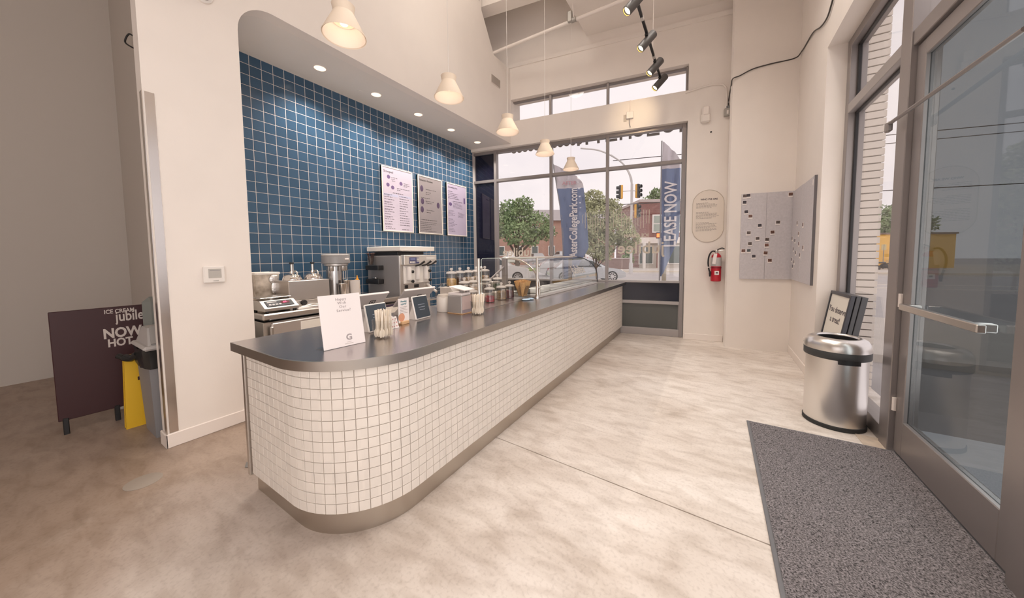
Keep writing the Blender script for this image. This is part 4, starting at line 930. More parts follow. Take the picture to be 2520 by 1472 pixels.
# table talker on a wooden block
t = onc('table_card', 'tall printed card standing in a small wooden block', 'card', -.535, 1.565, .08)
MB().b2(-.02, .02, -.035, .035, 0, .022, .003).build('block', WOOD, t)
MB().b2(-.0015, .0015, -.05, .05, .012, .185).build('card', PAPER, t)
Tc = Matrix(((0, 0, 1, .002), (1, 0, 0, 0), (0, 1, 0, 0), (0, 0, 0, 1)))
TEAL = mat('teal_ink', (.16, .30, .33), .6)
text('Planning', .017, Tc @ Matrix.Translation((0, .163, 0)), TEAL, 'lettering', t, .0005); text('a party?', .017, Tc @ Matrix.Translation((0, .145, 0)), TEAL, 'lettering', t, .0005)
q = MB()
for k in range(5): q.b2(.0016, .0021, -.035, .035-.01*(k % 2), .122-.011*k, .1245-.011*k)
q.build('text_lines', GREYINK, t).__setitem__('kind', 'stuff'); MB().lathe([(.03, 0), (.001, .0004)], 16, T=Matrix.Translation((.0017, -.022, .05)) @ Matrix.Rotation(PI/2, 4, 'Y'), caps=False).build('printed_cone', mat('coral_print', (.75, .36, .22), .6), t)
# customer display
t = disp = onc('customer_display', 'black customer tablet in a white frame beside the tall printed card', 'tablet', -.565, 1.775, .06, 'customer tablets')
F = frameM(Vector((.01, 0, .004)), Vector((0, 1, 0)), Vector((-.26, 0, 1)))
MB().box((0, .09, -.006), (.165, .18, .014), .006, F).build('housing', WHITE, t); MB().box((0, .09, .0015), (.150, .165, .002), .0005, F).build('screen', mat('tablet_screen', (.05, .065, .08), .08), t)
MB().add([(-.085, -.07, .0), (-.085, .07, .0), (-.0, .07, .0), (-.0, -.07, 0), (-.045, -.06, .13), (-.045, .06, .13)], [(0, 3, 2, 1), (0, 4, 3), (1, 2, 5), (0, 1, 5, 4), (3, 4, 5, 2)]).build('wedge', WHITE, t)
q = MB()
for k in range(3): q.box((0, .11-.02*k, .0026), (.07-.015*(k == 2), .004, .0004), 0, F)
q.build('screen_text', mat('screen_glow', (.3, .33, .38), .4), t).__setitem__('kind', 'stuff')
# point of sale tablets seen from behind
def pos(label, x, y, rz, w, h):
    t = onc('sales_tablet', label, 'tablet', x, y, rz, 'sales tablets facing the staff')
    BK = mat('tablet_back', (.46, .42, .40), .4); bx = Vector((0, 1, 0)); upv = Vector((1, 0, .95)).normalized()
    F = frameM(Vector((-.06, 0, .075)), bx, upv)
    MB().box((0, h/2, 0), (w, h, .014), .006, F).build('tablet_shell', BK, t)
    MB().box((0, h/2, -.0075), (w-.02, h-.02, .002), 0, F).build('screen', SCREEN, t)
    MB().box((0, h-.001, .0), (w-.005, .006, .016), .002, F).build('top_edge', PAPER, t)
    q = MB(); q.add([(.03, -w*.34, 0), (.03, w*.34, 0), (-.13, w*.34, 0), (-.13, -w*.34, 0), (-.01, -w*.33, .105), (-.01, w*.33, .105), (-.075, w*.33, .045), (-.075, -w*.33, .045)], [(0, 1, 5, 4), (1, 2, 6, 5), (2, 3, 7, 6), (3, 0, 4, 7), (3, 2, 1, 0), (4, 5, 6, 7)])
    q.build('stand', mat('stand_grey', (.50, .46, .44), .45), t)
    q = MB(); c = (w*.10, h*.55)
    for dx, dy, sx, sy in ((-.019, 0, .007, .045), (.019, 0, .007, .045), (0, -.019, .045, .007), (0, .019, .045, .007), (0, 0, .016, .016)): q.box((c[0]+dx, c[1]+dy, .0075), (sx, sy, .001), .0004, F)
    q.build('square_logo', BLACK, t)
    return t
pos('sales tablet on a grey stand, directly behind the white acrylic sign', -.81, 1.46, -.04, .26, .21)
pos('larger sales tablet behind the printed card and black customer display', -.79, 1.88, -.02, .33, .21)
dup(disp, (-.50, 1.335, CZT), .02, 'black customer tablet in a white frame, half hidden by the acrylic sign and spoon cup')
# milk jug in bag
t = onc('milk_bag', 'milky plastic jar topped with a crumpled clear bag behind the napkin box', 'jar', -.66, 2.11)
MB().lathe([(.058, 0), (.062, .006), (.062, .13), (.05, .15)], 28).build('jar', mat('milky_plastic', (.82, .75, .68), .35), t, 40)
q = MB(); rr = random.Random(4)
vs = []
for l_, (r_, z) in enumerate(((.062, .13), (.07, .16), (.062, .20), (.04, .235), (.02, .25))):
    for k in range(14): a = 2*PI*k/14; e = r_*(1+rr.uniform(-.18, .18)); vs.append((e*math.cos(a), e*math.sin(a), z+rr.uniform(-.01, .01)))
q.add(vs, [(l_*14+k, l_*14+(k+1) % 14, (l_+1)*14+(k+1) % 14, (l_+1)*14+k) for l_ in range(4) for k in range(14)]); q.build('crumpled_bag', glass('bag_film', (.86, .84, .82), .2), t)
# napkin dispenser
t = onc('napkin_dispenser', 'boxy grey napkin dispenser with a clear card front and tilted lid', 'dispenser', -.485, 2.12)
MB().b2(-.085, .075, -.065, .065, 0, .155, .008).build('box', mat('dispenser_grey', (.40, .37, .35), .4, .3), t)
MB().b2(-.085, .08, -.068, .068, 0, .006, .002).build('base_trim', WOOD, t)
MB().b2(.078, .081, -.068, .068, .003, .158, .001).build('card_sleeve', CLEAR, t); MB().b2(.0755, .0775, -.06, .06, .035, .15).build('card', mat('pink_card', (.72, .56, .54), .6), t); MB().b2(.0755, .0775, -.06, .06, .008, .034).build('card_band', mat('mauve_band', (.42, .35, .40), .6), t)
q = MB(); q.b2(-.08, .07, -.06, .06, .155, .175, .003); q.build('napkin_stack', PAPER, t)
q = MB(); q.box((-.01, 0, .215), (.17, .135, .008), .002, Matrix.Rotation(.16, 4, 'Y')); q.build('tilted_lid', PAPER, t)
for y in (-.04, .03): MB().b2(.03, .055, y, y+.035, .175, .205, .002).build('lid_clip', mat('clip_grey', (.35, .32, .30), .5), t)
# candy jars
LIDM = mat('frosty_lid', (.86, .80, .75), .12, alpha=.42, coat=.5)
def jar_proto(fill, fm, seed):
    t = thing('topping_jar', '', 'jar')
    MB().lathe([(.05, 0), (.055, .004), (.055, .125), (.052, .132), (.050, .128), (.052, .006), (.001, .005)], 32, caps=False).build('jar', JARG, t, 50)
    q = MB(); rr = random.Random(seed); q.lathe([(.048, .007), (.049, .012), (.049, fill), (.04, fill+.006), (.001, fill+.009)], 24)
    for k in range(26):
        a = rr.uniform(0, 6.28); r_ = .04*math.sqrt(rr.random()); q.sphere((r_*math.cos(a), r_*math.sin(a), fill+.006), .008, 6, 4)
    q.build('contents', fm, t, 40)
    q = MB(); q.lathe([(.050, .130), (.057, .133), (.057, .140), (.050, .147), (.030, .155), (.012, .158)], 32); q.build('lid', LIDM, t, 40)
    MB().lathe([(.008, .156), (.010, .164), (.017, .172), (.017, .182), (.010, .190), (.001, .191)], 16).build('knob', LIDM, t, 40)
    return t
cands = dict(red=mat('red_candy', (.62, .03, .07), .35, noise=.3, nscale=70), tan=mat('peanut_pieces', (.62, .42, .22), .6, noise=.3, nscale=80), berry=mat('berry_candy', (.33, .05, .08), .4, noise=.4, nscale=80),
             yellow=mat('banana_chips', (.80, .52, .16), .5, noise=.2, nscale=60), choc=mat('chocolate_bits', (.10, .035, .02), .45, noise=.3, nscale=70), green=mat('green_candy', (.10, .16, .06), .4, noise=.3, nscale=60), cream=mat('cream_crumbs', (.70, .55, .40), .7, noise=.2, nscale=80))
protos = {}
def jar(kind, fill, x, y, z, lab, s=1):
    if (kind, fill) not in protos: protos[(kind, fill)] = jar_proto(fill, cands[kind], len(protos)); t = protos[(kind, fill)]
    else: t = dup(protos[(kind, fill)], (0, 0, 0))
    t.location = (x, y, z); t.scale = (s, s, s); t['label'] = lab; t['group'] = 'glass topping jars behind the sneeze guard'
JZ = .9145
jar('red', .055, -.615, 2.735, JZ, 'glass lidded jar of red candy right behind the sneeze guard post')
jar('tan', .085, -.615, 2.955, JZ, 'glass lidded jar of tan peanut pieces between the red and the dark berry jars')
jar('berry', .075, -.615, 3.125, JZ, 'glass lidded jar of dark berry candy, last of the front row')
jar('cream', .10, -.615, 2.45, JZ, 'glass lidded jar of pale crumbs hidden behind the second spoon cup')
st = thing('jar_stand', 'white two step stand carrying the back rows of topping jars', 'stand', (0, 0, CZT+.004))
MB().b2(-.99, -.70, 2.40, 3.28, 0, .075, .004).build('lower_step', WHITE, st); MB().b2(-.99, -.845, 2.40, 3.28, .076, .17, .004).build('upper_step', WHITE, st)
S1, S2 = CZT+.0795, CZT+.1745
for k, (kd, y, nm) in enumerate((('cream', 2.52, 'pale crumbs, nearest jar of'), ('cream', 2.66, 'pale crumbs, second jar of'), ('choc', 2.90, 'dark chocolate bits, third jar of'), ('green', 3.11, 'dark green candy, last jar of'))):
    jar(kd, .07, -.77, y, S1, 'glass lidded jar of %s the middle row on the stand' % nm)
for k, (kd, y, nm) in enumerate((('yellow', 2.50, 'yellow banana chips, nearest jar of'), ('choc', 2.63, 'chocolate bits, second jar of'), ('cream', 2.77, 'pale crumbs, third jar of'), ('cream', 2.91, 'pale crumbs, fourth jar of'), ('tan', 3.07, 'tan nuts, last jar of'))):
    jar(kd, .07, -.92, y, S2, 'glass lidded jar of %s the top row on the stand' % nm)
# cone holder
t = onc('cone_bag_holder', 'clear box holding a fan of wafer cones inside the sneeze guard', 'cone holder', -.47, 3.17)
for d in ((-.07, -.066, -.06, .06), (.066, .07, -.06, .06), (-.066, .066, -.06, -.056), (-.066, .066, .056, .06)): MB().b2(d[0], d[1], d[2], d[3], 0, .15, .001).build('side_pane', CLEAR, t)
cm = MB().lathe([(.012, 0), (.040, .17), (.037, .17), (.010, .004)], 14, caps=False).mesh('wafer_cone', CONE, 50)
for k in range(6):
    o = bpy.data.objects.new('wafer_cone', cm); COL.objects.link(o); o.location = (-.47+(-.025 if k % 2 else .025), 3.13+.016*k, CZT+.03+.004*(k % 3)); o.rotation_euler = (.16-.06*k, .12 if k % 2 == 0 else -.1, 0)
    tag(o, 'brown wafer cone in the clear holder, %s from the holder side nearest the jars' % ORD[k], 'cone', 'wafer cones in the clear holder')
q = MB(); rr = random.Random(9)
q.sphere((-.365, 3.06, CZT+.008), .05, 12, 6, (.9, 1.0, .16)); q.sphere((-.34, 3.12, CZT+.012), .035, 10, 6, (1, 1, .3))
tag(q.build('folded_blue_cloth', mat('blue_cloth', (.42, .56, .70), .8, bump=.8, bscale=40), None, 60), 'crumpled pale blue cloth lying inside the sneeze guard near its middle post', 'cloth')
# sneeze guard
PX_ = -.55
t = onc('sneeze_guard', 'clear glass sneeze guard held between two steel posts', 'sneeze guard', 0, 0)
for x, y in ((-.525, 2.44), (-.325, 3.245)):
    p_ = MB().lathe([(.028, 0), (.028, .006), (.020, .035), (.0145, .05), (.0145, .455), (.012, .462)], 20, (x, y, 0)).build('post', mat('post_steel', (.70, .65, .60), .2, 1), t, 40)
    for z in (.12, .37): MB().sphere((x+.012, y+.026, z), .016, 12, 8).rod((x, y, z), (x+.012, y+.026, z), .008, 8).build('clamp', STEEL, p_, 60)
F = frameM(Vector((-.515, 2.47, .06)), Vector((.2, .80, 0)), Vector((0, 0, 1)))
q = MB(); q.prism([(0, 0), (.80, 0), (.80, .385), (.785, .40), (.015, .40), (0, .385)], -.004, .004, F); q.build('glass_pane', CLEAR, t)
q = MB(); q.tube([F @ Vector(p) for p in ((0, 0, 0), (0, .385, 0), (.015, .40, 0), (.785, .40, 0), (.80, .385, 0), (.80, 0, 0))], .0028, 6); q.build('pane_edge', mat('glass_edge', (.55, .62, .58), .2), t, 60)
# curved glass dipping cabinet
t = onc('dipping_cabinet', 'ice cream dipping case with curved front glass lettered on its face', 'display case', 0, 0)
ca = [(-.325, .03)]+[(-.325-.40*(1-math.cos(a))*1.0, .03+.10+.32*math.sin(a)) for a in [PI/2*k/14 for k in range(15)]]+[(-.80, .45)]
Y0, Y1 = 3.30, 5.46
def caN(off): return [(x-off*.7, z-off*.7) for x, z in ca]
TXZ = Matrix(((1, 0, 0, 0), (0, 0, 1, 0), (0, 1, 0, 0), (0, 0, 0, 1)))
q = MB(); n = len(ca); o_ = ca+caN(.006)[::-1]; q.prism(o_, Y0, Y1, TXZ); q.build('curved_glass', glass('case_glass', (.95, .96, .96), .01, 1.6), t, 40)
MB().tube([(x, Y0, z) for x, z in ca], .011, 8).build('near_edge_trim', mat('post_steel', (1, 1, 1)), t, 60); MB().tube([(x, Y1, z) for x, z in ca], .007, 8).build('far_edge_trim', mat('dark_frame', (1, 1, 1)), t, 60)
q = MB(); q.prism(ca+[(-.80, .03)], Y0+.002, Y0+.007, TXZ); q.build('end_pane', CLEAR, t)
MB().b2(-.83, -.77, Y0-.01, Y0+.04, 0, .465, .004).build('near_upright', mat('upright_grey', (.30, .27, .26), .4, .5), t); MB().b2(-.83, -.77, Y1-.04, Y1, 0, .465, .004).build('far_upright', mat('upright_grey', (1, 1, 1)), t)
MB().b2(-.83, -.76, Y0, Y1, .44, .468, .004).build('top_rail', mat('upright_white', (.72, .66, .62), .35, .4), t)
MB().b2(-.83, -.33, Y0, Y1, 0, .03, .004).build('base_frame', mat('case_base', (.62, .59, .57), .4, .2), t)
for k in range(5): MB().b2(-.76, -.40, Y0+.08+.42*k, Y0+.44+.42*k, .03, .05, .008).build('well_cover', mat('well_cover', (.62, .60, .57), .3, .4), t)
MB().rod((-.845, Y0-.25, .20), (-.80, Y0+.02, .36), .012, 8).build('prop_arm', mat('upright_grey', (1, 1, 1)), t, 40)
yt = 4.62; aa = .45
pz = Vector((-.325-.40*(1-math.cos(aa))+.006, yt, .13+.32*math.sin(aa)))
tang = Vector((-.40*math.sin(aa), 0, .32*math.cos(aa))).normalized()
text('jubilee', .20, frameM(pz, Vector((0, 1, 0)), tang), mat('etched_letters', (.50, .46, .43), .6), 'lettering', t, .002, shear=.15)
# ================================================================== OUTSIDE
GZ = -.25
st_ = MB().b2(-70, 90, 5, 120, GZ-.2, GZ)
struct('street', st_, mat('asphalt', (.46, .43, .42), .9, noise=.06, nscale=2))
def gstrip(name, pts, z, m, h=.05): return struct(name, MB().prism(pts, z-h, z), m)
PAV = mat('pavement', (.58, .53, .48), .85, noise=.06, nscale=3)
gstrip('sidewalk', [(-40, -1.2+5.2), (2.9, 6.95), (60, 6.95), (60, 10.2), (0, 11.0), (-40, 5.5)], GZ+.12, PAV, .3)
gstrip('sidewalk', [(-9, 31.5), (30, 38.0), (30, 60), (-9, 60)], GZ+.14, PAV, .3)
gstrip('kerb', [(-9, 31.2), (30, 37.7), (30, 38.0), (-9, 31.5)], GZ+.15, mat('kerb_stone', (.66, .58, .48), .8), .3)
gstrip('kerb', [(-9, 29.8), (30, 36.3), (30, 36.5), (-9, 30.0)], GZ+.02, mat('kerb_stone', (1, 1, 1)), .1)
gstrip('lawn', [(-40, 27), (-9.5, 31), (-9.5, 37), (-40, 33)], GZ+.1, mat('lawn_green', (.26, .34, .10), .9, noise=.2, nscale=4), .2)
for k, y in enumerate((19.2, 21.6)): gstrip('road_line', [(-6, y), (14, y+3.3), (14, y+3.42), (-6, y+.12)], GZ+.012, mat('road_paint', (.72, .66, .58), .8), .02)
rng = random.Random(11)
def rv(s): return rng.uniform(-s, s)
def foliage(blobs, n, size, seed):
    r = random.Random(seed); q = MB(); tot = sum(b[3]**2 for b in blobs)
    for (x, y, z, R_) in blobs:
        for k in range(int(n*R_*R_/tot)):
            d = Vector((r.gauss(0, 1), r.gauss(0, 1), r.gauss(0, 1))).normalized()*R_*(.55+.45*r.random())
            c = Vector((x, y, z))+Vector((d.x, d.y, d.z*.85)); a = Vector((r.gauss(0, 1), r.gauss(0, 1), r.gauss(0, 1))).normalized(); b = a.orthogonal().normalized(); s = size*r.uniform(.6, 1.3)
            q.add([c-a*s, c+b*s*.5, c+a*s, c-b*s*.5], [(0, 1, 2, 3)])
    return q
def tree(label, base, th, blobs, n, size, lm, seed, tr=.12, bm=(.16, .12, .09)):
    t = thing('street_tree', label, 'tree', base, 0, 'trees outside')
    q = MB(); q.tube([(0, 0, -.1), (.03, .02, th*.5), (0, 0, th)], [tr, tr*.8, tr*.65], 8)
    for (x, y, z, R_) in blobs[:6]: q.tube([(0, 0, th*.85), (x*.5, y*.5, (th+z)/2), (x, y, z)], [tr*.5, tr*.35, tr*.12], 6)
    q.build('trunk', mat('bark_%d' % seed, bm, .9), t, 60)
    f = foliage(blobs, n, size, seed).build('foliage', lm, t); f['kind'] = 'stuff'
    return t
LA_ = mat('leaf_bright', (.24, .32, .15), .7, noise=.4, nscale=1.5); LB_ = mat('leaf_olive', (.40, .41, .24), .7, noise=.4, nscale=2.0); LC_ = mat('leaf_far', (.24, .31, .16), .8, noise=.3, nscale=.6)
tree('wide spreading green tree across the street beside the black window panel', (-10.0, 19.0, GZ), 1.9, [(0, .3, 4.2, 1.25), (-1.2, -.6, 3.6, 1.1), (1.2, .7, 3.7, 1.1), (.5, 0, 4.9, .8), (-.6, 0, 4.7, .9), (1.75, 1.0, 3.2, .7), (-1.9, -1, 3.0, .7), (.3, -.6, 3.1, 1.0), (1.0, .2, 2.7, .6)], 5200, .11, LA_, 1, .19)
tree('young olive green tree with dense leaves in front of the middle panes', (-2.95, 13.8, GZ), 1.25, [(.15, 0, 3.3, .85), (-.45, -.3, 2.7, .75), (.75, .4, 2.75, .75), (.1, .1, 2.1, .75), (-.1, 0, 4.0, .5), (1.15, .6, 2.3, .55), (-.55, -.3, 3.4, .5), (.55, .3, 3.6, .5), (.25, .2, 1.7, .45)], 6200, .075, LB_, 2, .05)
tree('far green tree rising behind the red brick shop', (-8.3, 65.6, GZ), 8, [(0, 0, 11, 2.4), (-2, 0, 9.5, 2.0), (2, 0, 9.8, 2.2), (.5, 0, 12.6, 1.4)], 1600, .3, LC_, 3, .3)
tree('small dark shrub tree by the shop front beneath the traffic lights', (-6.6, 36.5, GZ), .6, [(0, 0, 1.1, .75), (.2, 0, 1.9, .55)], 700, .12, LA_, 4, .06)
tree('leafy tree above the yellow building in the side window', (19.5, 62, GZ), 3, [(0, 0, 5.6, 2.6), (-2, -2, 5.0, 2.2), (2.2, 1.5, 5.4, 2.4), (4, 2, 5.2, 2.0)], 2600, .28, LC_, 5, .3)
# planting strip beneath the window
gp = MB(); r = random.Random(21)
for k in range(900):
    u = r.uniform(-2.4, -.2); v = r.uniform(1.0, 2.0); h = r.uniform(.35, 1.0)*(1.25 if u < -1.2 else .75); p = FW @ Vector((u, v, GZ+.1)); d = Vector((r.gauss(0, .14), r.gauss(0, .14), h)); w = Vector((.008, .004, 0))
    gp.add([p-w, p+w, p+d*.6+Vector((0, 0, .02)), p+d], [(0, 1, 2), (0, 2, 3)])
o = gp.build('ornamental_grass', mat('grass_pale', (.34, .36, .20), .8, noise=.3, nscale=3), None); o['kind'] = 'stuff'; tag(o, 'tall pale ornamental grass planted outside the window', 'grass')
gp = MB()
for k in range(160):
    u = r.uniform(.30, .85); v = r.uniform(1.2, 2.0); p = FW @ Vector((u, v, GZ+.1)); h = r.uniform(.5, .95); gp.add([p, p+Vector((.012, 0, 0)), p+Vector((r.gauss(0, .1), r.gauss(0, .1), h))], [(0, 1, 2)])
    if k % 3 == 0: c = p+Vector((r.gauss(0, .1), r.gauss(0, .1), h)); gp.add([c-Vector((.03, 0, .01)), c+Vector((0, .02, .03)), c+Vector((.03, 0, 0)), c-Vector((0, .02, .02))], [(0, 1, 2, 3)])
o = gp.build('wispy_plant', mat('wispy_green', (.36, .36, .20), .8), None); o['kind'] = 'stuff'; tag(o, 'wispy low plant just outside the window sill beside the feather flag pole', 'plant')
# cars
def car(label, loc, rz, col, L_=4.6, suv=False):
    t = thing('parked_car', label, 'car', loc, rz, 'cars outside')
    h = .25 if suv else 0
    low = [(-L_/2, .35), (-L_/2+.05, .75+h*.5), (-L_/2+.5, .88+h*.6), (L_/2-1.25, .90+h*.6), (L_/2-.35, .76+h*.6), (L_/2-.05, .58+h*.3), (L_/2, .32), (L_/2-.3, .22), (-L_/2+.3, .22)]
    cab = [(-L_/2+.35, .86+h*.6), (-L_/2+1.0, 1.38+h), (-L_/2+1.5, 1.46+h), (L_/2-2.2, 1.45+h), (L_/2-1.15, .90+h*.6)]
    TX_ = Matrix(((1, 0, 0, 0), (0, 0, 1, 0), (0, 1, 0, 0), (0, 0, 0, 1)))
    q = MB(); q.prism(low, -.86, .86, TX_); b = q.build('body', col, t)
    n = len(cab); q = MB(); vs = [(x, s*(.78 if z < 1.2 else .60), z) for s in (-1, 1) for x, z in cab]
    q.add(vs, [tuple(range(n))[::-1], tuple(range(n, 2*n))]+[(i, (i+1) % n, n+(i+1) % n, n+i) for i in range(n)]); q.build('cabin', col, t)
    gm_ = mat('car_glass', (.05, .06, .06), .08); z0 = .93+h*.6
    for s in (-1, 1):
        sl = lambda z: s*(.78-.18*(z-.9-h*.6)/(.5+h*.4)+.012); zt = 1.36+h
        q = MB(); q.add([(-L_/2+.75, sl(z0), z0), (L_/2-1.45, sl(z0), z0), (L_/2-2.15, sl(zt), zt), (-L_/2+1.15, sl(zt), zt)], [(0, 1, 2, 3)]); q.build('side_window', gm_, t)
        for x in (-L_/2+.85, L_/2-.85):
            TWh = Matrix.Translation((x, s*.78, .33)) @ Matrix.Rotation(PI/2, 4, 'X')
            w = MB().lathe([(.18, -.10), (.33, -.10), (.34, 0), (.33, .10), (.18, .10)], 24, T=TWh).build('wheel', RUBBER, t, 40)
            q = MB(); q.lathe([(.05, -.11), (.05, .11)], 12, T=TWh)
            for k in range(9): a = 2*PI*k/9; q.box((.13*math.cos(a), .13*math.sin(a), 0), (.20, .05, .215), 0, TWh @ Matrix.Translation((.13*math.cos(a), .13*math.sin(a), 0)) @ Matrix.Rotation(a, 4, 'Z') @ Matrix.Translation((-.13*math.cos(a), -.13*math.sin(a), 0)))
            q.lathe([(.215, -.105), (.24, -.105), (.24, .105), (.215, .105)], 24, T=TWh, caps=False); q.build('rim', mat('alloy', (.70, .68, .67), .3, .7), w)
        q = MB(); q.sphere((L_/2-.32, s*.70, .68+h*.4), .16, 10, 6, (1.3, .6, .5)); q.build('headlight', mat('lamp_glass', (.75, .66, .58), .1), t, 60)
        q = MB(); q.sphere((-L_/2+.08, s*.72, .72+h*.5), .14, 10, 6, (.5, .7, .7)); q.build('tail_light', mat('tail_red', (.45, .04, .04), .2), t, 60)
    q = MB(); zt = 1.40+h
    q.add([(L_/2-1.19, -.70, .93+h*.6), (L_/2-1.19, .70, .93+h*.6), (L_/2-2.13, .56, zt), (L_/2-2.13, -.56, zt)], [(0, 1, 2, 3)]); q.v = [(x+.02, y, z+.015) for x, y, z in q.v]; q.build('windscreen', gm_, t)
    return t
SILV = mat('car_silver', (.52, .53, .54), .25, .3, coat=.5); WHC = mat('car_white', (.74, .71, .69), .25, 0, coat=.5); GRC = mat('car_grey', (.42, .41, .40), .3, .3)
a_ = math.atan2(2.54, 4.05)
car('silver sedan with alloy wheels parked outside the middle panes', (-5.55, 19.9, GZ), a_, SILV)
car('white car cut off by the black window panel', (-10.6, 17.0, GZ), a_, WHC, 4.8, True)
car('white sport utility car behind the left feather flag', (-8.6, 24.6, GZ), a_, WHC, 4.7, True)
for k in range(5):
    car(['pale car in the far lot, nearest the spreading tree trunk', 'white car in the far lot, second from the spreading tree', 'silver car in the far lot, third along toward the mullion', 'white car in the far lot just before the mullion', 'pale car in the far lot past the mullion'][k], (-25+2.9*k, 36+1.75*k, GZ+.5), 2.3, [WHC, WHC, GRC, SILV, WHC][k], 4.5, k % 2 == 1)
# feather flags
def flag(label, base, ang, Wd, ztop, zb, words, ws, wz, bow, cond):
    t = thing('feather_flag', label, 'flag', base, ang, 'feather flags outside')
    n = 26; mg = 10; q = MB(); q2 = MB(); zs = zb+(ztop-zb)*.80
    def edge(f):   # f 0 bottom ..1 top: (x at pole side, x at free side)
        x0 = 0.0 + bow*f*f
        if f < .30: w = Wd*(.05+.95*(f/.30)**.9)
        elif f < .82: w = Wd
        else: w = Wd*max(0, 1-((f-.82)/.18)**1.8)
        return x0, x0+w
    def grid(f0, f1, qq):
        vs = []
        for i in range(n+1):
            f = f0+(f1-f0)*i/n; a, b = edge(f); z = zb+(ztop-zb)*f
            for k in range(mg+1):
                x = a+(b-a)*k/mg; vs.append((x, .025*math.sin(x*22+z*2.1)+.018*math.sin(x*41-z*3.3), z))
        qq.add(vs, [(i*(mg+1)+k, i*(mg+1)+k+1, (i+1)*(mg+1)+k+1, (i+1)*(mg+1)+k) for i in range(n) for k in range(mg)])
    grid(0, .80, q); grid(.80, 1, q2)
    q.build('sail', mat('flag_blue', (.17, .22, .36), .7), t, 60); q2.build('sail_top', mat('flag_pale', (.58, .54, .58), .7), t, 60)
    MB().tube([(-.02, 0, 0), (-.02, 0, zb+(ztop-zb)*.5), (-.02+bow*.5, 0, zb+(ztop-zb)*.75), (bow-.02, 0, ztop+.02)], .018, 8).build('pole', mat('flag_pole', (.30, .29, .30), .4), t, 60)
    MB().b2(-.22, .18, -.2, .2, 0, .03, .008).build('ground_plate', BLACK, t)
    FT = mat('flag_text', (.72, .68, .69), .7)
    T = Matrix.Translation((Wd*.50+bow*.3, -.05, wz)) @ Matrix(((0, -1, 0, 0), (0, 0, -1, 0), (1, 0, 0, 0), (0, 0, 0, 1))) @ Matrix.Diagonal((cond, 1, 1, 1))
    text(words, ws, T, FT, 'lettering', t, .008, space=1.0)
    text('ASTER', .17*Wd/.9, Matrix.Translation((Wd*.5+bow*.75, -.05, zb+(ztop-zb)*.84)) @ Matrix(((1, 0, 0, 0), (0, 0, -1, 0), (0, 1, 0, 0), (0, 0, 0, 1))), mat('flag_red_text', (.52, .26, .30), .7), 'lettering', t, .002)
    return t
flag('left blue feather flag with a web address, beside the middle mullion', (-2.98, 10.33, GZ+.12), .40, .86, 4.55, .55, 'AsterCollegePark.com', .36, 2.60, -.32, .70)
f_ = flag('right blue feather flag reading lease now, before the brick shop', (.07, 10.02, GZ+.12), .35, .47, 4.62, .9, 'LEASE NOW', .44, 2.62, 0, .74)
# sign letters hung under the awning edge, disc
SLM = mat('outdoor_letter', (.30, .29, .29), .6)
aw = thing('awning_edge', 'scalloped pale awning edge outside the top of the big window', 'awning')
q = MB()
for k in range(12):
    u = -2.35+.13*k; q.lathe([(.062, -.008), (.062, .008)], 14, T=FW @ Matrix.Translation((u, .75, 3.70)) @ Matrix.Rotation(PI/2, 4, 'X'))
q.b2(-2.5, 1.3, .74, .76, 3.72, 3.9, .002, FW); q.build('valance', mat('awning_cloth', (.42, .38, .36), .8), aw).__setitem__('kind', 'stuff')
MB().b2(-2.5, 1.3, .2, .85, 3.88, 3.92, .004, FW).build('awning_top', mat('awning_cloth', (1, 1, 1)), aw)
for k, (u, kind) in enumerate(((-.95, 0), (-.78, 1), (-.55, 1), (-.30, 3), (-.12, 1), (.05, 1), (.20, 2), (.46, 3), (.72, 2), (.93, 1))):
    q = MB()
    if kind == 2: q.lathe([(.075, -.02), (.11, -.02), (.11, .02), (.075, .02)], 24, T=FW @ Matrix.Translation((u, .82, 3.77)) @ Matrix.Rotation(PI/2, 4, 'X'))
    elif kind == 3: q.b2(u-.11, u+.11, .80, .84, 3.64, 3.68, .003, FW); q.b2(u-.11, u-.07, .80, .84, 3.68, 3.88, .003, FW)
    else: q.b2(u-.025, u+.025, .80, .84, 3.64, 3.88, .003, FW)
    tag(q.build('sign_letter', SLM, None, 40), 'dark sign letter hanging outside over the window, %s from the round disc' % ORD[k], 'sign letter', 'outdoor sign letters')
tag(MB().lathe([(.001, -.03), (.13, -.03), (.14, -.015), (.14, .015), (.13, .03), (.001, .03)], 28, T=FW @ Matrix.Translation((-1.70, .86, 3.74)) @ Matrix.Rotation(PI/2, 4, 'X') @ Matrix.Rotation(.5, 4, 'Y')).build('round_disc_sign', mat('disc_grey', (.11, .12, .13), .5), None, 40), 'dark round disc sign hanging outside behind the fourth pendant lamp', 'sign')
# window decals, mirrored from the inside
def decal(s, u, z, size, label, sp=1):
    T = FW @ Matrix(((1, 0, 0, u), (0, 0, -1, .028), (0, 1, 0, z), (0, 0, 0, 1)))
    o = text(s, size, T, mat('decal_cream', (.62, .55, .46), .7), 'window_decal', None, .003, ext=.0006, mirror=True, space=sp); tag(o, label, 'decal'); return o
decal('jubilee', .27, 1.50, .29, 'cream shop name decal, reversed, on the pane beside the feather flag')
decal('ICE CREAM', .20, 1.72, .08, 'small cream lettering above the shop name on the pane beside the feather flag')
decal('jubilee', -2.02, 1.46, .24, 'cream shop name decal, reversed, low on the pane by the black panel')
q = MB()
for k in range(26):
    u = -.72+.045*k
    if abs(u+.288) < .05: continue
    h = .10+.10*abs(math.sin(k*.9)); z = 2.02+.05*math.cos(k*.5); q.b2(u-.004, u+.004, .028, .0286, z-h, z+h*.6, 0, FW)
o = q.build('window_decal', mat('decal_cream', (1, 1, 1)), None); o['kind'] = 'stuff'; tag(o, 'faint cream sketch of upright lines on the panes in front of the young tree', 'decal')
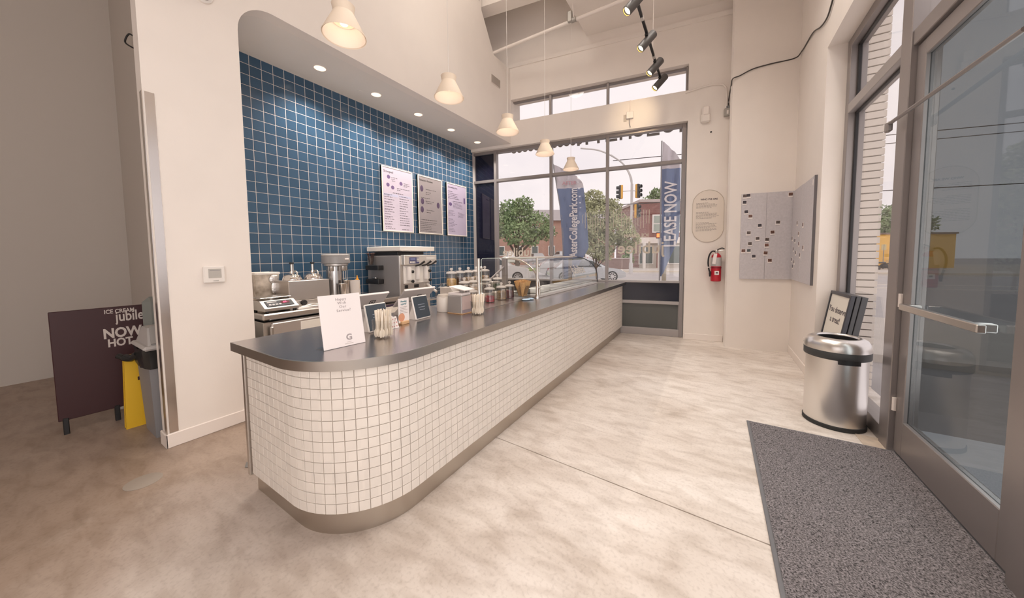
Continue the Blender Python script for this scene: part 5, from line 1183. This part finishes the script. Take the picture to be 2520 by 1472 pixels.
# traffic lights
t = thing('traffic_signal_pole', 'pale traffic signal pole with a curved mast arm outside', 'signal pole', (-4.5, 28.2, GZ))
q = MB().rod((0, 0, 6.85), (-.85, -.2, 6.85), .03).rod((0, 0, 6.85), (.4, .4, 6.85), .03).rod((0, 0, 5.2), (.35, .3, 5.2), .03); q.build('bracket', mat('pole_pale', (.58, .55, .53), .5), t)
MB().lathe([(.16, 0), (.16, .9), (.11, 1.0), (.10, 7.4)], 14).build('pole', mat('pole_pale', (.58, .55, .53), .5), t, 40); MB().tube(smooth([(0, 0, 7.3), (-.25, -.05, 8.3), (-.9, -.2, 9.3), (-2.4, -.6, 10.3), (-4, -1, 10.7)]), .06, 8).tube(smooth([(0, 0, 6.9), (-.05, 0, 7.9), (-.6, -.15, 9.0), (-1.6, -.4, 9.9)]), .05, 8).build('mast_arm', mat('pole_pale', (1, 1, 1)), t, 60)
def signal(label, loc, rz, lit=None):
    t = thing('traffic_light', label, 'traffic light', loc, rz, 'traffic lights outside')
    MB().b2(-.17, .17, -.02, .16, -.55, .55, .02).build('housing', mat('signal_yellow', (.78, .42, .08), .5), t); MB().b2(-.17, .17, -.12, -.02, -.55, .55, .01).build('face', mat('signal_dark', (.07, .075, .08), .6), t)
    for k in range(3): MB().lathe([(.13, 0), (.14, .2)], 16, T=Matrix.Translation((0, -.12, .35-.35*k)) @ Matrix.Rotation(PI/2, 4, 'X'), caps=False).build('visor', mat('signal_dark', (1, 1, 1)), t, 40)
signal('twin traffic light on the tree side of the signal pole', (-5.35, 28.0, 6.55), -1.1); signal('twin traffic light on the flag side of the signal pole', (-4.1, 28.6, 6.6), 1.25); signal('lower traffic light under the flag side signal', (-4.15, 28.5, 4.95), 1.5)
t = thing('pedestrian_signal', 'small pedestrian signal glowing orange red before the brick shop', 'signal', (-3.05, 32.8, GZ)); MB().rod((0, 0, 0), (0, 0, 3.1), .05, 8).build('post', mat('pole_pale', (1, 1, 1)), t); MB().b2(-.22, .22, -.1, .1, 3.1, 3.65, .03).build('housing', BLACK, t); MB().b2(-.15, .15, -.11, -.10, 3.2, 3.55).build('lamp', mat('hand_orange', (1, .2, .05), .5, emit=(1, .18, .05), estr=1.6), t)
t = thing('wooden_post', 'square weathered post by the sidewalk beside the right flag', 'post', (-.20, 13.1, GZ)); MB().b2(-.07, .07, -.07, .07, 0, 1.9, .01).build('post', mat('post_wood', (.38, .33, .25), .8), t); MB().sphere((0, -.08, .62), .04, 10, 6).build('reflector', TRIMW, t)
# red brick shop
RB = brickmat('red_brick', (.26, .10, .085), (.20, .075, .065), (.36, .27, .24), 1.0); OB = brickmat('orange_brick', (.46, .24, .17), (.38, .19, .14), (.52, .42, .36), 1.0)
t = thing('brick_shop', 'two storey red brick shop across the street on the right', 'building', (-5.7, 38.2, GZ), math.atan2(2.96, 4.76))
MB().b2(0, 14, 0, 8, 0, 7.35).build('wall', RB, t); MB().b2(-.1, 14.1, -.12, 8, 7.35, 7.65, .02).build('coping', mat('coping', (.52, .44, .42), .7), t); MB().b2(-.02, 14, -.06, 0, 6.0, 6.12).build('brick_band', mat('band_red', (.2, .07, .06), .8), t)
MB().b2(-.05, 14, -.35, 0, 2.85, 3.5, .02).build('white_fascia', mat('fascia', (.76, .69, .63), .6), t); MB().b2(0, 14, -.05, 0, 0, 2.85).build('shopfront', mat('shopfront_grey', (.50, .45, .40), .7), t)
for x in (2.0, 4.6, 8.0):
    w = MB().b2(x-.65, x+.65, -.08, 0, 4.0, 6.0, .01).build('window', mat('window_white', (.80, .76, .72), .5), t); MB().b2(x-.5, x+.5, -.10, -.08, 5.05, 5.85).b2(x-.5, x+.5, -.10, -.08, 4.15, 4.95).build('pane', mat('pane_green', (.36, .40, .35), .2), w)
for x, wd in ((.7, .8), (4.0, .9)):
    w = MB().b2(x-wd, x+wd, -.12, -.05, .55, 2.6, .01).build('shop_window', mat('window_white', (1, 1, 1)), t); MB().b2(x-wd+.1, x+wd-.1, -.14, -.12, .65, 2.5).build('pane', mat('pane_dark', (.12, .14, .13), .15), w)
MB().b2(1.9, 2.9, -.1, -.05, 0, 2.4, .01).build('door', mat('door_red', (.30, .13, .10), .6), t)
for x in (-.05, 1.7): MB().b2(x, x+.28, -1.2, -.95, 0, 2.9, .01).build('porch_column', mat('column_white', (.72, .67, .62), .6), t)
t = thing('low_brick_wall', 'low brown brick wall behind the silver sedan', 'wall', (-8.6, 33.8, GZ), .55); MB().b2(0, 3.0, 0, .3, 0, 1.2).build('bricks', mat('brown_brick', (.26, .18, .16), .85, noise=.15, nscale=6), t); MB().b2(-.05, 3.05, -.05, .35, 1.2, 1.3, .01).build('coping', mat('coping', (1, 1, 1)), t)
# orange brick building on the left
t = thing('brick_block', 'long orange brick building with a grey roof beyond the parking lot', 'building', (-31.5, 45.5, GZ), math.atan2(3.6, 5.1))
MB().b2(0, 22, 0, 9, 0, 7.6).build('wall', OB, t); q = MB(); q.add([(-.3, -.5, 7.6), (22.3, -.5, 7.6), (22.3, 9.5, 7.6), (-.3, 9.5, 7.6), (.3, 4, 10.0), (22, 4, 10.0)], [(0, 1, 5, 4), (2, 3, 4, 5), (0, 4, 3), (1, 2, 5), (3, 2, 1, 0)]); q.build('roof', mat('roof_grey', (.40, .36, .36), .8), t)
for k in range(7):
    for z in (1.6, 5.0):
        x = 2.2+2.9*k; w = MB().b2(x-.6, x+.6, -.1, 0, z, z+1.7, .01).build('window', mat('window_white', (1, 1, 1)), t); MB().b2(x-.48, x+.48, -.12, -.1, z+.12, z+1.58).build('pane', mat('pane_dark', (1, 1, 1)), w)
MB().rod((10.6, -.1, 0), (10.6, -.1, 7.5), .07, 8).build('downpipe', mat('window_white', (1, 1, 1)), t)
# side street, yellow building
t = thing('yellow_building', 'low yellow building seen through the side window', 'building', (12.2, 42.4, -.35), .52); MB().b2(-2, 9, 0, 6, 0, 3.35).build('wall', mat('yellow_render', (.86, .52, .13), .8), t); MB().b2(-2.1, 9.1, -.1, 6, 3.35, 3.5).build('parapet', mat('parapet_dark', (.25, .19, .16), .8), t)
w = MB().b2(.2, .75, -.06, 0, .5, 2.3, .01).build('window', mat('window_white', (1, 1, 1)), t); MB().b2(.28, .67, -.08, -.06, 1.3, 2.25).b2(.28, .46, -.08, -.06, .55, 1.25).b2(.5, .67, -.08, -.06, .55, 1.25).build('pane', mat('pane_dark', (1, 1, 1)), w)
MB().b2(1.7, 3.1, -.03, 0, 0, 2.0, .01).build('door', mat('yellow_door', (.78, .46, .11), .7), t)
gstrip('lawn', [(9, 39.3), (26, 48.5), (26, 49.5), (9, 41)], -.30, mat('lawn_green', (1, 1, 1)), .1); gstrip('kerb', [(6, 34.6), (24, 45), (24, 45.8), (6, 35.4)], -.26, mat('kerb_stone', (1, 1, 1)), .1)
t = thing('parked_motorbike', 'dark motorbike parked before the yellow building', 'motorbike', (13.75, 40.75, -.33), .5)
for x in (-.65, .65): MB().lathe([(.22, -.05), (.31, -.05), (.31, .05), (.22, .05)], 18, T=Matrix.Translation((x, 0, .31)) @ Matrix.Rotation(PI/2, 4, 'X')).build('wheel', RUBBER, t, 40)
MB().tube([(-.65, 0, .31), (-.2, 0, .65), (.35, 0, .75), (.65, 0, .31)], .06, 8).box((.0, 0, .5), (.5, .25, .35), .05).build('frame', BLACK, t, 60); MB().box((-.25, 0, .8), (.6, .25, .1), .04).build('seat', BLACK, t); MB().tube([(.4, -.3, 1.0), (.42, 0, .95), (.4, .3, 1.0)], .02, 6).build('handlebar', GREYP, t, 60)
t = thing('iron_railing', 'low iron railing in front of the yellow building', 'railing', (12.0, 40.75, -.33), .52)
MB().b2(0, 4, -.02, .02, .82, .87).b2(0, 4, -.02, .02, .15, .19).build('rail', GREYP, t)
for k in range(6): MB().b2(.78*k, .78*k+.05, -.025, .025, 0, .9).build('post', GREYP, t)
t = thing('street_sign_pole', 'thin sign pole before the yellow building\'s door', 'pole', (14.1, 42.2, -.33)); MB().rod((0, 0, 0), (0, 0, 2.4), .03, 8).build('pole', GREYP, t); MB().b2(-.15, .15, -.02, .02, 1.9, 2.4).build('plate', mat('sign_plate', (.66, .55, .3), .5), t)
for k, (z0, z1) in enumerate(((5.0, 5.2), (9.2, 9.4), (9.5, 9.7))): tag(MB().rod((-6, 24+4*k, z0), (34, 36+3*k, z1), .03, 6).build('overhead_wire', mat('dark_cable', (1, 1, 1)), None), ['lowest overhead wire, crossing the panes and the side window', 'lower wire of the high pair in the top side pane', 'upper wire of the high pair in the top side pane'][k], 'wire')
# neighbouring canopy over the entrance
